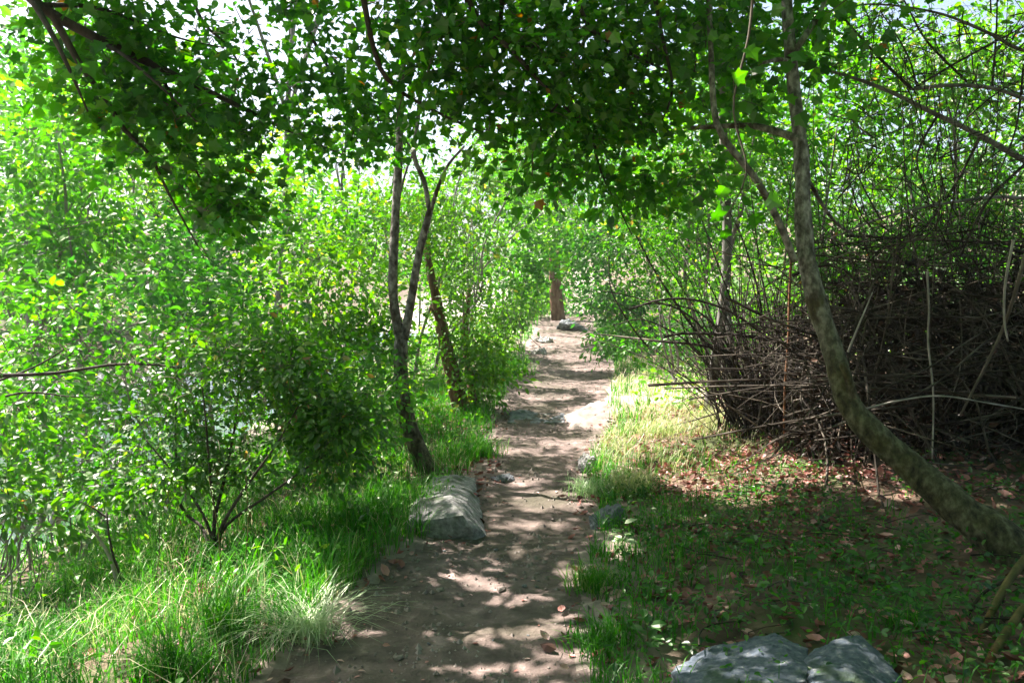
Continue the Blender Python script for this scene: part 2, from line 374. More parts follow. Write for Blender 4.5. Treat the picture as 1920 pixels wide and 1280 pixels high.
def simple_tree(name, label, cat, px, py, rx, ry, Y, leafm, leaf, shape=OVAL, lai=2.2, lpc=26, base=None, bark=BARK, tr=None, group=None, cull=None,
                more=(), spread=None, gap=.40, wiggle=.12, nl=6, stems=1, shell=.45, depth=.8, tone=0.0, twig=.006, flat=.3):
    """trunk (or several stems) with limbs, and a crown of leaf sprays; px,py,rx,ry say where its crown appears from the path"""
    if cull is None: cull = True if Y < 8.6 else 'windows'
    if cull is False and Y < 20: cull = 'windows'
    leaf = leaf * (1.45 if Y < 8 else 1.55); gap = gap + .03; lpc = 30
    lai = lai * (1.7 if cull is True else 1.5)
    c = P(px, py, Y); ex, ez = rx * Y / FPX, ry * Y / FPX
    ells = [(c, (ex, ex * depth, ez))]
    for (qx, qy, sx, sy, dy) in more:
        ells.append((P(qx, qy, Y + dy), (sx * Y / FPX, sx * Y / FPX * depth, sy * Y / FPX)))
    bx, by = (c[0] + rng.normal() * .2, c[1] + .1) if base is None else base
    g = gp(bx, by); root = thing(name, label, cat, g, group)
    anchors = []
    h = max(.4, c[2] + ez * .6 - g[2])
    tr = tr or max(.014, .012 * h) * (.65 if Y > 11 else 1)
    tb = MB()
    for s in range(stems):
        off = rng.normal(size=2) * (.12 if stems > 1 else 0) ; lean = rng.normal(size=2) * (ex * .45 if stems > 1 else 0)
        top = np.array([c[0] + lean[0], c[1] + lean[1], g[2] + h * (1 if stems == 1 else rng.uniform(.7, 1))])
        b0 = np.array([bx + off[0], by + off[1], g[2] - .12])
        ts = np.linspace(0, 1, 6)
        pts = b0 + (top - b0) * ts[:, None]; pts[1:-1, :2] += rng.normal(size=(4, 2)) * wiggle * min(1, h * .3)
        cc = spline(pts, 22); rr = tr / math.sqrt(stems) * (1 - .8 * np.linspace(0, 1, 22)) * (1 + .5 * np.exp(-np.linspace(0, 1, 22) * 18))
        tubes(tb, cc, rr, 8, 0, .15)
        for q in cc[6:]: anchors.append(q)
        for _ in range(nl if stems == 1 else 2):
            k = rng.integers(8, 20); st = cc[k]
            u = nrm(rng.normal(size=3)); u[2] = abs(u[2]) * .6
            en = st * .35 + (np.asarray(ells[rng.integers(len(ells))][0]) + u * np.array([ex, ex * depth, ez]) * .8) * .65
            mid = (st + en) / 2 + np.array([0, 0, .06 * np.linalg.norm(en - st)])
            lc = spline([st, mid, en], 10); tubes(tb, lc, np.linspace(rr[k] * .6, rr[k] * .14 + .002, 10), 6, 0, .1)
            anchors += list(lc[2:])
    tb.build('trunk', bark, root, g)
    area = sum(math.pi * r[0] * r[2] for _, r in ells)
    n = lai * area / ((.30 if shape is DIAMOND else .40) * leaf * leaf); ncl = max(8, int(n / lpc))
    mb = MB()
    crown(mb, ells, ncl, lpc, leaf, shape, anchors, spread=(spread or max(.10, min(.32, ex * .2))) * 1.15, cull=cull, gap=gap, shell=shell, tone=tone, twig=twig, flat=flat)
    if mb.n: mb.build('crown', [leafm, TWIG], root, g, smooth=False)
    return root

# ================================================================== SETTING
def axis(segs):
    out = []
    for a, b, s in segs: out.append(np.arange(a, b, s))
    out.append([segs[-1][1]]); return np.concatenate(out)
xs = axis([(-260, -90, 30), (-90, -30, 3), (-30, -9, .5), (-9, -3.2, .14), (-3.2, 4.2, .045), (4.2, 10, .15), (10, 30, .6), (30, 90, 4), (90, 260, 30)])
ys = axis([(-30, -4, 2), (-4, 2, .3), (2, 11.5, .05), (11.5, 24, .1), (24, 40, .4), (40, 110, 3), (110, 320, 30)])
X, Y = np.meshgrid(xs, ys)
Z = H(X, Y)
nx, ny = len(xs), len(ys)
V = np.stack([X, Y, Z], -1).reshape(-1, 3)
i = (np.arange(ny - 1)[:, None] * nx + np.arange(nx - 1)[None]).ravel()
Q = np.stack([i, i + 1, i + nx + 1, i + nx], -1)
fc = V[Q].mean(1)
inside = on_path(fc[:, 0], fc[:, 1]) & (fc[:, 1] > -4) & (fc[:, 1] < 26)
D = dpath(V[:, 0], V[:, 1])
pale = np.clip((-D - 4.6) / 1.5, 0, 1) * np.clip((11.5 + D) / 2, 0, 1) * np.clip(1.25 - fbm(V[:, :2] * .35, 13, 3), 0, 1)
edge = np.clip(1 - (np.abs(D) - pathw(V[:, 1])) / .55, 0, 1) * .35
bright = np.exp(-(((V[:, 0] - 1.75) / .9) ** 2 + ((V[:, 1] - 11.2) / 1.6) ** 2))      # sunlit patch beside the ledge, painted into the soil as a paler spot
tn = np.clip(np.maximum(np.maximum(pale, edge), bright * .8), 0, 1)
def sub(mask, name, m, label, cat):
    q = Q[mask]; used, inv = np.unique(q, return_inverse=True); q = inv.reshape(-1, 4)
    mb = MB(); mb.add(V[used], np.concatenate([q[:, [0, 1, 2]], q[:, [0, 2, 3]]]), 0, tn[used])
    return tag(mb.build(name, m), label, cat, kind='structure')
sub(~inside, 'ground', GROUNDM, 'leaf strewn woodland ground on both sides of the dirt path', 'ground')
sub(inside, 'dirt_path', PATHM, 'narrow trodden dirt footpath leading uphill between the trees', 'path')
mb = MB()
wy = np.linspace(4, 34, 60); wv = []
for y in wy:
    for s in np.linspace(-2.4, 2.2, 14): wv.append((pathx(y) - 7.7 + s, y, -1.19 + .02 * y * 0))
wv = np.array(wv); wv[:, 2] = _sm(wv[:, 1], _HZY, _HZ, .6) - 1.17 + .015 * (fbm(wv[:, :2] * 4, 3, 2) - .5)
qi = (np.arange(59)[:, None] * 14 + np.arange(13)[None]).ravel()
mb.add(wv, np.concatenate([np.stack([qi, qi + 1, qi + 15], -1), np.stack([qi, qi + 15, qi + 14], -1)]))
WATER, nt, out_, N_ = mat('stream_water')
pb = N_('ShaderNodeBsdfPrincipled', Roughness=.06); pb.inputs['Base Color'].default_value = (.05, .075, .07, 1); pb.inputs['IOR'].default_value = 1.33
nz = N_('ShaderNodeTexNoise', Scale=9.0, Detail=4.0); bu = N_('ShaderNodeBump', Strength=.5, Distance=.05)
nt.links.new(nz.outputs['Fac'], bu.inputs['Height']); nt.links.new(bu.outputs[0], pb.inputs['Normal']); nt.links.new(pb.outputs[0], out_.inputs['Surface'])
tag(mb.build('water', WATER), 'shallow stream water glinting below the left bank', 'stream', kind='structure')

# ================================================================== ROCKS
def rock(name, label, pts, m, cat='rock', group=None, rough=.02, sub_=5, seed=0, bevel=.02):
    pts = np.array(pts, float); c = pts.mean(0); c[2] = pts[:, 2].min()
    bm = bmesh.new()
    for p in pts - c: bm.verts.new(p)
    r = bmesh.ops.convex_hull(bm, input=bm.verts)
    bmesh.ops.delete(bm, geom=[g for g in bm.verts if not g.link_faces], context='VERTS')
    if bevel: bmesh.ops.bevel(bm, geom=bm.edges[:] + bm.verts[:], offset=bevel, segments=2, affect='EDGES', profile=.5, clamp_overlap=True)
    bmesh.ops.triangulate(bm, faces=bm.faces)
    L = max(pts.max(0) - pts.min(0)); 
    for _ in range(sub_):
        es = [e for e in bm.edges if e.calc_length() > L * .032]
        if not es: break
        bmesh.ops.subdivide_edges(bm, edges=es, cuts=1); bmesh.ops.triangulate(bm, faces=bm.faces)
    bm.normal_update()
    co = np.array([v.co[:] for v in bm.verts]); no = np.array([v.normal[:] for v in bm.verts])
    d = (fbm(co * (2.2 / L) + seed * 3.1, seed, 3) - .5) * rough * 3.2 + (fbm(co * (14 / L), seed + 7, 4) - .5) * rough * 2.0
    co = co + no * d[:, None]
    for v, q in zip(bm.verts, co): v.co = q
    me = bpy.data.meshes.new(name); bm.to_mesh(me); bm.free()
    for p in me.polygons: p.use_smooth = True
    me.set_sharp_from_angle(angle=math.radians(24))
    me.materials.append(m)
    o = bpy.data.objects.new(name, me); COL.objects.link(o); o.location = c
    return tag(o, label, cat, group)
def down(p, k=.18): return (p[0], p[1], float(H(p[0], p[1])) - k)
U = lambda a, b, h: G(a, b, up=h)
A = [U(850, 890, .11), U(843, 938, .19), U(868, 966, .16), U(890, 896, .03), U(910, 1004, .0), U(762, 982, .06), U(780, 938, .10), U(812, 894, .05), U(838, 986, .05), U(880, 985, .10)]
rock('boulder', 'big pointed grey boulder on the left edge of the dirt path', A + [down(a, .2) for a in (A[3], A[4], A[5], A[7], A[8])], GREYROCK, 'boulder', rough=.012, seed=3, bevel=.003)
A = [U(1258, 1262, .05), U(1300, 1228, .05), U(1385, 1202, .07), U(1452, 1188, .08), U(1515, 1215, .05), U(1515, 1275, .09), U(1400, 1270, .10), U(1330, 1300, .10)]
rock('rock_slab', 'low blue grey rock with pale lichen in the near corner, nearest the path', A + [down(a, .25) for a in A], BLUEROCK, 'rock', rough=.014, seed=5)
A = [U(1515, 1230, .06), U(1560, 1202, .09), U(1612, 1188, .10), U(1652, 1222, .08), U(1700, 1275, .06), U(1600, 1290, .13), U(1520, 1290, .11)]
rock('rock_slab', 'flat dark blue rock beside the mossy sticks, right one of the near corner pair', A + [down(a, .25) for a in A], BLUEROCK, 'rock', rough=.014, seed=8)
def lump(px, py, w, h, Y=None, dz=0.0, flat=1.0):
    g = G(px, py) if Y is None else P(px, py, Y)
    s = g[1] / FPX
    u = nrm(rng.normal(size=(14, 3))) * np.array([w * s / 2, w * s / 2 * .9, h * s])
    u[:, 2] = np.where(u[:, 2] < 0, u[:, 2] * .5, u[:, 2])
    return [tuple(g + q + np.array([0, 0, dz])) for q in u]
rock('rock', 'small rounded brown grey rock half sunk in the right path bank', lump(1140, 985, 80, 46), ROCK, rough=.02, seed=12)
rock('rock', 'pale sunlit rock poking out of the grass on the right path edge', lump(1098, 882, 62, 34), GREYROCK, rough=.02, seed=13)
A = [P(1075, 792, 9.3), P(1150, 800, 9.2), P(1120, 745, 10.8), P(1180, 745, 10.9), P(1210, 770, 10.1), P(1060, 770, 9.9)]
A = [(a[0], a[1], float(H(a[0], a[1])) - .005) for a in A]
rock('rock_ledge', 'flat pale rock ledge crossing the right half of the path', A + [down(a, .25) for a in A], SOILSTONE, 'rock', rough=.04, seed=15)
A = [P(950, 790, 9.5), P(1060, 788, 9.6), P(1060, 765, 10.2), P(960, 768, 10.2)]
A = [(a[0], a[1], float(H(a[0], a[1])) + .01) for a in A]
rock('rock_ledge', 'dark low stone step in the path below the sun striped stretch', A + [down(a, .25) for a in A], ROCK, 'rock', rough=.03, seed=16)
rock('rock', 'dark rock at the far crest of the path under the distant trunk', lump(1075, 618, 70, 20), ROCK, rough=.05, seed=17)
rock('rock', 'pale pinkish stone lying left of the path crest', lump(1020, 640, 44, 12), PALEROCK, rough=.04, seed=18)
rock('rock', 'pale stone set low in the path left side, below the crest', lump(1012, 662, 36, 10), PALEROCK, rough=.03, seed=19)
rock('stone', 'flat grey stone lying in the path right beside the big boulder', lump(940, 898, 56, 12), ROCK, rough=.015, seed=20)
for k, (px, py, w, h) in enumerate([(60, 905, 110, 60), (150, 850, 120, 60), (20, 850, 90, 50), (210, 890, 80, 40), (110, 760, 110, 50), (200, 735, 110, 45), (40, 735, 90, 40), (300, 760, 90, 40), (300, 720, 100, 40), (90, 1000, 90, 40)]):
    rock('stream_boulder', 'pale boulder in the sunny stream bed seen through the left shrubs', lump(px, py, w, h), PALEROCK, 'boulder', 'pale boulders in the stream bed', rough=.06, seed=30 + k, sub_=3)
peb = [(rng.uniform(700, 1080), rng.uniform(880, 1270)) for _ in range(34)] + [(rng.uniform(950, 1150), rng.uniform(700, 860)) for _ in range(14)]
peb += [(780, 1015), (735, 1025), (745, 1040), (760, 1010), (720, 1045), (700, 1060), (795, 1012)]
protos = []
for k in range(5):
    pr = nrm(rng.normal(size=(16, 3))) * np.array([.5, .38, .3])
    o = rock('pebble', 'little stone stuck in the trodden soil of the path', pr, ROCK if k % 3 == 0 else SOILSTONE, 'stone', 'pebbles in the path soil', rough=.03, sub_=2, seed=50 + k, bevel=.06)
    protos.append(o)
k = 0
for (px, py) in peb:
    g = G(px, py)
    if not on_path(g[0], g[1], -.03): continue
    if k < 5: o = protos[k]
    else: o = protos[k % 5].copy(); COL.objects.link(o)
    s = rng.uniform(.015, .04) if rng.random() < .88 else rng.uniform(.04, .075)
    o.scale = (s, s * rng.uniform(.8, 1.2), s * .8); o.rotation_euler = (0, 0, rng.uniform(0, 6.28)); o.location = (g[0], g[1], g[2] - s * .12); k += 1

# ================================================================== NEAR TREES
def px_limb(pts, r0, r1, **kw): return limb([P(*p) for p in pts], r0, r1, **kw)
# ---- leaning tree on the right
g = G(1890, 1040)
yb = g[1]
lt = thing('leaning_tree', 'slim leaning tree with mossy curved trunk in front of the dark brush pile', 'tree', g)
tp = [(1960, 1085, yb - .25), (1880, 1020, yb), (1800, 955, yb + .1), (1700, 868, yb + .25), (1600, 770, yb + .35), (1562, 660, yb + .45), (1532, 570, yb + .5), (1508, 450, yb + .55), (1503, 300, yb + .6),
      (1487, 150, yb + .7), (1476, 20, yb + .75), (1470, -120, yb + .8), (1440, -320, yb + 1.0), (1400, -560, yb + 1.3)]
tw = [P(*p) for p in tp[1:]]; q0 = tw[0] + (tw[0] - tw[1]) * .9
c = spline([gp(q0[0] + .05, q0[1], -.30)] + tw, 150)
rr = np.interp(np.linspace(0, 1, 150), [0, .04, .1, .25, .4, .55, .75, 1], [.23, .15, .094, .064, .050, .037, .029, .02])
moss = np.clip(1.15 - (c[:, 2] - .9) / 1.1, 0, 1) * .9
mb = MB(); tubes(mb, c, rr, 22, 0, .15, moss); mb.build('trunk', PALEBARK, lt, g)
anch = list(c[108::2])
px_limb([(1605, 760, yb + .35), (1592, 715, yb + .3), (1578, 680, yb + .28)], .03, .018, root=lt, org=g, m=PALEBARK, tint=np.full(14, .8))
for pts, a, b in [([(1500, 262, yb + .6), (1450, 245, yb + .7), (1400, 236, yb + .8), (1290, 240, yb + 1.0)], .026, .012),
                  ([(1490, 490, yb + .5), (1462, 420, yb + .45), (1420, 340, yb + .4), (1372, 280, yb + .4), (1342, 225, yb + .4), (1333, 100, yb + .5), (1328, -40, yb + .5)], .024, .015),
                  ([(1484, 118, yb + .7), (1460, 112, yb + .5), (1432, 118, yb + .4)], .018, .010),
                  ([(1480, 110, yb + .7), (1515, 60, yb + .7), (1545, 5, yb + .8), (1560, -80, yb + .8)], .02, .012),
                  ([(1510, 330, yb + .6), (1560, 410, yb + .8), (1600, 440, yb + 1)], .014, .007)]:
    cc = px_limb(pts, a, b, root=lt, org=g, m=PALEBARK, n=20, tint=np.full(20, .3)); anch += list(cc[8:])
mb = MB()
crown(mb, [(P(1440, -330, 5.6), (1.7, 1.6, .9)), (P(1650, -420, 6.0), (1.6, 1.5, .9)), (P(1380, 40, 5.2), (.42, .4, .42)), (P(1345, 160, 5.0), (.35, .35, .3))], 520, 26, .085, LOBED, anch, spread=.22, gap=.36)
crown(mb, [(P(1550, 80, 4.9), (.22, .3, .2)), (P(1600, 30, 5.0), (.3, .3, .2))], 12, 14, .08, LOBED, anch, spread=.12, gap=.3)
crown(mb, [(A3(3.4, 3.2, 5.0), (2.3, 2.0, .6)), (A3(5.2, 4.6, 5.2), (1.6, 2.0, .6)), (A3(2.0, 1.6, 5.2), (1.6, 1.2, .5))], 260, 22, .14, LOBED, anch, spread=.3, gap=.3)  # unseen big-leaved crowns overhead, added to block sky above the right bank
mb.build('crown', [MAPLE, TWIG], lt, g, smooth=False)
# ---- forked tree left of the path
g = gp(*G(806, 886)[:2]); yb = g[1]
ft = thing('forked_tree', 'thin grey forked tree rising behind the pointed boulder', 'tree', g)
tr = [(812, 905, yb - .02), (795, 870, yb), (768, 800, yb + .05), (752, 720, yb + .05), (752, 640, yb + .05)]
c = spline([P(*p) for p in tr], 24); mb = MB(); tubes(mb, c, np.linspace(.082, .06, 24) * (1 + .35 * np.exp(-np.linspace(0, 1, 24) * 9)), 14, 0, .16, np.linspace(1, .35, 24)); mb.build('trunk', PALEBARK, ft, g)  # tint darkens towards the base, shade painted into the bark
anch = []
for pts, a, b in [([(752, 650, yb + .05), (738, 560, yb + .05), (738, 470, yb + .1), (746, 330, yb + .2), (752, 170, yb + .2), (760, -40, yb + .3), (740, -260, yb + .2)], .044, .022),
                  ([(752, 660, yb + .05), (766, 590, yb + .05), (785, 480, yb), (806, 395, yb)], .042, .030),
                  ([(806, 400, yb), (795, 340, yb), (776, 290, yb), (784, 220, yb), (800, 60, yb + .1), (830, -200, yb + .2)], .022, .012),
                  ([(806, 400, yb), (822, 350, yb - .1), (840, 310, yb - .2), (870, 275, yb - .3)], .020, .009),
                  ([(778, 300, yb), (765, 270, yb - .1), (742, 250, yb - .1)], .014, .007),
                  ([(745, 380, yb + .2), (765, 310, yb + .3), (790, 260, yb + .3)], .014, .007)]:
    cc = px_limb(pts, a, b, root=ft, org=g, m=PALEBARK, n=40, sides=10, tint=np.linspace(.35, .1, 40)); anch += list(cc[20:])
mb = MB()
crown(mb, [(P(700, -420, 7.4), (2.0, 2.0, 1.1)), (P(980, -520, 7.8), (2.0, 2.0, 1.0)), (P(480, -560, 8.4), (1.8, 1.8, 1.0)), (P(820, -560, 6.2), (2.0, 1.2, .7)), (A3(-3.2, 8.6, 5.7), (1.8, 1.6, .7)), (A3(-4.6, 9.6, 6.7), (1.9, 1.6, .8)), (A3(-1.8, 8.9, 5.6), (1.5, 1.3, .6)), (A3(-2.6, 10.6, 6.6), (1.8, 1.5, .7))], 1700, 26, .11, OVAL, anch, spread=.26, gap=.36)  # includes unseen extra leaf masses above the view, added to shade the path
mb.build('crown', [COOL, TWIG], ft, g, smooth=False)
# ---- brown trunk behind it
g = G(868, 775); yb = g[1]
bt = thing('brown_tree', 'reddish brown tree with two leafy stems standing by the left path edge', 'tree', g)
anch = []
for nm, pts, a, b in [('trunk', [(875, 800, yb), (862, 755, yb), (845, 690, yb), (830, 620, yb), (815, 545, yb), (802, 480, yb + .1), (800, 420, yb + .3)], .125, .03),
                      ('trunk', [(888, 800, yb + .2), (887, 745, yb + .2), (880, 690, yb + .3), (872, 630, yb + .4), (880, 540, yb + .5)], .085, .03),
                      ('branch', [(836, 640, yb), (822, 600, yb - .2), (806, 575, yb - .3)], .03, .014)]:
    cc = px_limb(pts, a, b, root=bt, org=g, m=REDBARK, n=24, sides=12, name=nm, lump=.2); anch += list(cc[6:])
mb = MB()
crown(mb, [(P(870, 590, yb), (.38, .4, .8)), (P(830, 430, yb - .1), (.6, .5, .6)), (P(885, 690, yb - .1), (.22, .3, .35))], 190, 26, .06, OVAL, anch, spread=.17, gap=.34)
mb.build('crown', [YELLOW, TWIG], bt, g, smooth=False)
# ---- distant trunk at the crest
g = G(1045, 600)
dt = thing('crest_tree', 'tree with a thick brown trunk standing at the far crest of the path', 'tree', g)
yb = g[1]
cc = px_limb([(1048, 612, yb), (1045, 580, yb), (1041, 530, yb), (1040, 480, yb), (1046, 380, yb), (1040, 250, yb + .4)], .185, .09, root=dt, org=g, m=REDBARK, n=24, sides=12, name='trunk', lump=.2)
mb = MB()
crown(mb, [(P(1045, 400, yb), (2.0, 1.5, 1.4)), (P(1000, 300, yb), (2.0, 1.5, 1.2))], 300, 26, .11, DIAMOND, list(cc[8:]), spread=.35, gap=.34)
mb.build('crown', [BRIGHT, TWIG], dt, g, smooth=False)

# ---- overhanging tree on the left (trunk just outside the picture)
g = gp(-3.6, 3.9)
om = thing('overhanging_tree', 'tree whose long dark leafy branches hang over the left top of the view', 'tree', g)
cc = limb([g - [0, 0, .2], g + [.1, 0, 1.2], g + [.25, .05, 2.4], g + [.5, .1, 3.6], g + [.7, .2, 5.2]], .17, .06, root=om, org=g, m=DARKBARK, name='trunk', n=24, sides=12)
anchL = []
for pts, a, b in [([(-120, -160, 3.9), (-20, -90, 4.0), (60, 0, 4.1), (130, 45, 4.2), (220, 90, 4.4), (300, 128, 4.5), (345, 150, 4.6), (430, 190, 4.9), (520, 235, 5.2), (640, 290, 5.6)], .034, .006),
                  ([(60, 0, 4.1), (95, 60, 4.0), (130, 130, 4.0), (165, 210, 4.1)], .018, .005),
                  ([(95, 22, 4.15), (150, 120, 4.2), (200, 190, 4.3), (235, 245, 4.4), (280, 290, 4.4), (320, 370, 4.5), (370, 460, 4.5)], .02, .004),
                  ([(290, 122, 4.5), (330, 200, 4.6), (350, 280, 4.7), (385, 350, 4.7), (440, 420, 4.8)], .012, .004),
                  ([(75, 10, 4.1), (160, 12, 4.3), (230, 30, 4.5), (330, 70, 4.8), (420, 90, 5)], .014, .004),
                  ([(200, 85, 4.35), (240, 110, 4.2), (320, 180, 4.2), (370, 230, 4.3)], .012, .004),
                  ([(340, -60, 5.0), (380, 40, 5.1), (430, 90, 5.2), (480, 180, 5.3)], .014, .004),
                  ([(520, -80, 5.4), (560, 10, 5.4), (590, 80, 5.5), (640, 160, 5.6), (720, 215, 5.8)], .018, .005)]:
    q = px_limb(pts, a, b, root=om, org=g, m=DARKBARK, n=24, sides=7, lump=.08); anchL += list(q)
limb([cc[20], (cc[20] + P(-120, -160, 3.9)) / 2 + [-.1, 0, .1], P(-120, -160, 3.9)], .06, .036, root=om, org=g, m=DARKBARK)
limb([cc[18], P(200, -220, 4.8), P(340, -60, 5.0)], .04, .016, root=om, org=g, m=DARKBARK)
limb([cc[19], P(330, -300, 5.0), P(520, -80, 5.4)], .04, .019, root=om, org=g, m=DARKBARK)
mb = MB()
def E(px, py, rx, ry, Y, dr=None): return (P(px, py, Y), (rx * Y / FPX, dr or rx * Y / FPX * .7, ry * Y / FPX))
crown(mb, [E(190, 60, 150, 70, 4.5), E(330, 70, 110, 70, 4.8), E(290, 190, 120, 80, 4.5), E(300, 300, 100, 80, 4.5), E(380, 390, 110, 90, 4.7), E(330, 340, 100, 100, 4.9), E(430, 200, 110, 60, 5.0), E(430, 450, 45, 45, 4.7),
           E(560, 240, 90, 40, 5.3), E(670, 215, 70, 55, 5.6), E(400, 60, 100, 60, 5.1), E(600, 110, 50, 70, 5.5), E(540, 20, 60, 40, 5.4), E(480, 110, 50, 40, 5.2), E(620, 280, 50, 20, 5.5), E(200, 180, 60, 60, 4.3), E(520, 170, 90, 45, 5.2), E(620, 190, 80, 50, 5.5), E(470, 250, 80, 40, 5.0), E(690, 250, 60, 45, 5.6)],
      430, 18, .066, LOBED, anchL, spread=.14, gap=.32, up=1.1, flat=.3)
mb.build('crown', [MAPLE, TWIG], om, g, smooth=False)

# ---- tree whose crown roofs the path (trunk beside the camera, outside the picture)
g = gp(-1.5, .6)
rt = thing('canopy_tree', 'dark canopy of drooping maple sprays roofing the path at the top centre', 'tree', g)
tk = limb([g - [0, 0, .2], g + [.05, .1, 1.5], g + [.2, .5, 3.2], g + [.6, 1.2, 4.6], g + [1.2, 2.4, 5.6]], .16, .07, root=rt, org=g, m=DARKBARK, name='trunk', n=24, sides=12)
anchC = []
for pts, a, b in [([(640, -260, 4.0), (700, 90, 4.4), (745, 165, 4.6), (800, 200, 4.8), (865, 232, 4.9), (960, 270, 5.0)], .022, .005),
                  ([(760, -300, 4.0), (860, -40, 4.3), (900, 40, 4.4), (960, 95, 4.5), (1010, 150, 4.6), (1050, 190, 4.8), (1110, 260, 5.0)], .026, .006),
                  ([(1000, -300, 4.2), (1090, 20, 4.5), (1130, 70, 4.6), (1200, 110, 4.8), (1290, 150, 5.0)], .02, .005),
                  ([(960, -200, 4.4), (940, 20, 4.6), (935, 60, 4.7), (900, 120, 4.9), (850, 150, 5)], .022, .006),
                  ([(1050, 190, 4.8), (1020, 230, 4.8), (1000, 280, 4.8), (998, 320, 4.8)], .008, .003),
                  ([(1110, 260, 5.0), (1130, 330, 5.2), (1165, 400, 5.4), (1185, 440, 5.5)], .010, .004),
                  ([(1180, -250, 4.4), (1240, 60, 4.6), (1260, 170, 4.8), (1230, 250, 5)], .018, .005)]:
    q = px_limb(pts, a, b, root=rt, org=g, m=DARKBARK, n=24, sides=7, lump=.08); anchC += list(q)
for e in (P(640, -260, 4.0), P(760, -300, 4.0), P(1000, -300, 4.2), P(960, -200, 4.4), P(1180, -250, 4.4)):
    limb([tk[19], (tk[19] + e) / 2 + [0, 0, .25], e], .035, .024, root=rt, org=g, m=DARKBARK)
mb = MB()
CE = [E(800, 60, 140, 90, 4.5), E(980, 90, 180, 110, 4.6), E(1150, 110, 160, 120, 4.8), E(900, 190, 130, 80, 4.9), E(1060, 230, 150, 80, 5.0), E(1180, 250, 110, 80, 5.1), E(1000, 320, 30, 40, 4.8), E(880, 280, 70, 40, 4.9), E(1130, 340, 60, 40, 5.2), E(1230, 330, 80, 60, 5.1), E(740, 230, 50, 50, 4.7), E(1330, 250, 60, 70, 5.2), E(1180, 330, 110, 70, 5.2), E(1290, 310, 90, 80, 5.3), E(1050, 330, 70, 40, 5.2),
           E(760, 140, 70, 70, 4.7), E(1270, 60, 90, 80, 4.8), E(860, -60, 260, 70, 4.5), E(1120, -80, 220, 70, 4.8)]
crown(mb, CE, 270, 19, .066, LOBED, anchC, spread=.17, gap=.45, up=.8, flat=.35, cull='windows', shell=.55)
crown(mb, CE, 210, 20, .072, OVAL, anchC, spread=.17, gap=.45, up=.8, flat=.35, cull='windows', shell=.55, tone=.1)
crown(mb, [(A3(-3.1, 5.9, 5.0), (1.5, 1.5, .6)), (A3(-2.7, 4.4, 4.7), (1.4, 1.4, .5)), (A3(.9, 2.6, 4.6), (1.8, 1.2, .5)), (A3(-1.9, 3.4, 5.2), (1.5, 1.3, .6))], 640, 24, .09, LOBED, anchC + list(tk[12:]), spread=.24, gap=.30)  # unseen blocker crowns above the view, added to shade the near path
crown(mb, [(A3(0, -3.2, 3.2), (5.5, 1.2, 3.2)), (A3(0, -.8, 5.4), (4.5, 2.4, .8)), (A3(4.2, -1.0, 3.0), (1.6, 2.4, 2.8)), (A3(-4.5, -1.0, 3.4), (1.6, 2.2, 2.6))], 900, 16, .22, LOBED, list(tk[8:]), spread=.4, gap=.3, cull=True)  # unseen leaf masses behind and around the camera, added to cut skylight
mb.build('crown', [MAPLE, TWIG], rt, g, smooth=False)

# ---- leafy shoot close to the camera, right of centre
g = gp(.62, 2.5)
hs = thing('hanging_spray', 'bright hanging spray of large lobed leaves before the arching shrub', 'branch', P(1400, 60, 3.6))
hq = px_limb([(1420, -120, 3.7), (1405, 60, 3.6), (1375, 200, 3.55), (1400, 320, 3.5), (1360, 410, 3.5)], .008, .003, root=hs, org=np.array(hs.location), m=TWIG, n=20, sides=5, name='twig')
mb = MB(); LP = [(1340, 415, .085), (1415, 400, .09), (1385, 330, .075), (1320, 400, .06), (1360, 430, .06), (1400, 425, .06), (1430, 415, .055), (1375, 390, .07), (1410, 350, .06), (1350, 330, .05), (1390, 250, .05), (1365, 210, .05), (1330, 380, .08), (1440, 370, .08), (1360, 350, .07), (1375, 150, .07), (1400, 90, .08), (1430, 200, .06), (1300, 440, .07), (1390, 440, .06)]
pos = np.array([P(a, b, 3.5 + rng.normal() * .05) for a, b, _ in LP])
put_leaves(mb, pos, rng.normal(size=(len(LP), 3)) * .5 + np.array([0, 0, -.4]), rng.normal(size=(len(LP), 3)) * .35 + np.array([0, -.6, .5]), np.array([s for *_, s in LP]), LOBED, 0, np.linspace(.2, .6, len(LP)))
st = np.array([hq[np.argmin(np.linalg.norm(hq - p, axis=1))] for p in pos]); t = np.linspace(0, 1, 4)[None, :, None]
tubes(mb, st[:, None] * (1 - t) + pos[:, None] * t, np.full((len(LP), 4), .0014), 3, 1)
mb.build('leaves', [BRIGHT, TWIG], hs, np.array(hs.location), smooth=False)

# ================================================================== SHRUBS AND BACKGROUND TREES
ST = simple_tree
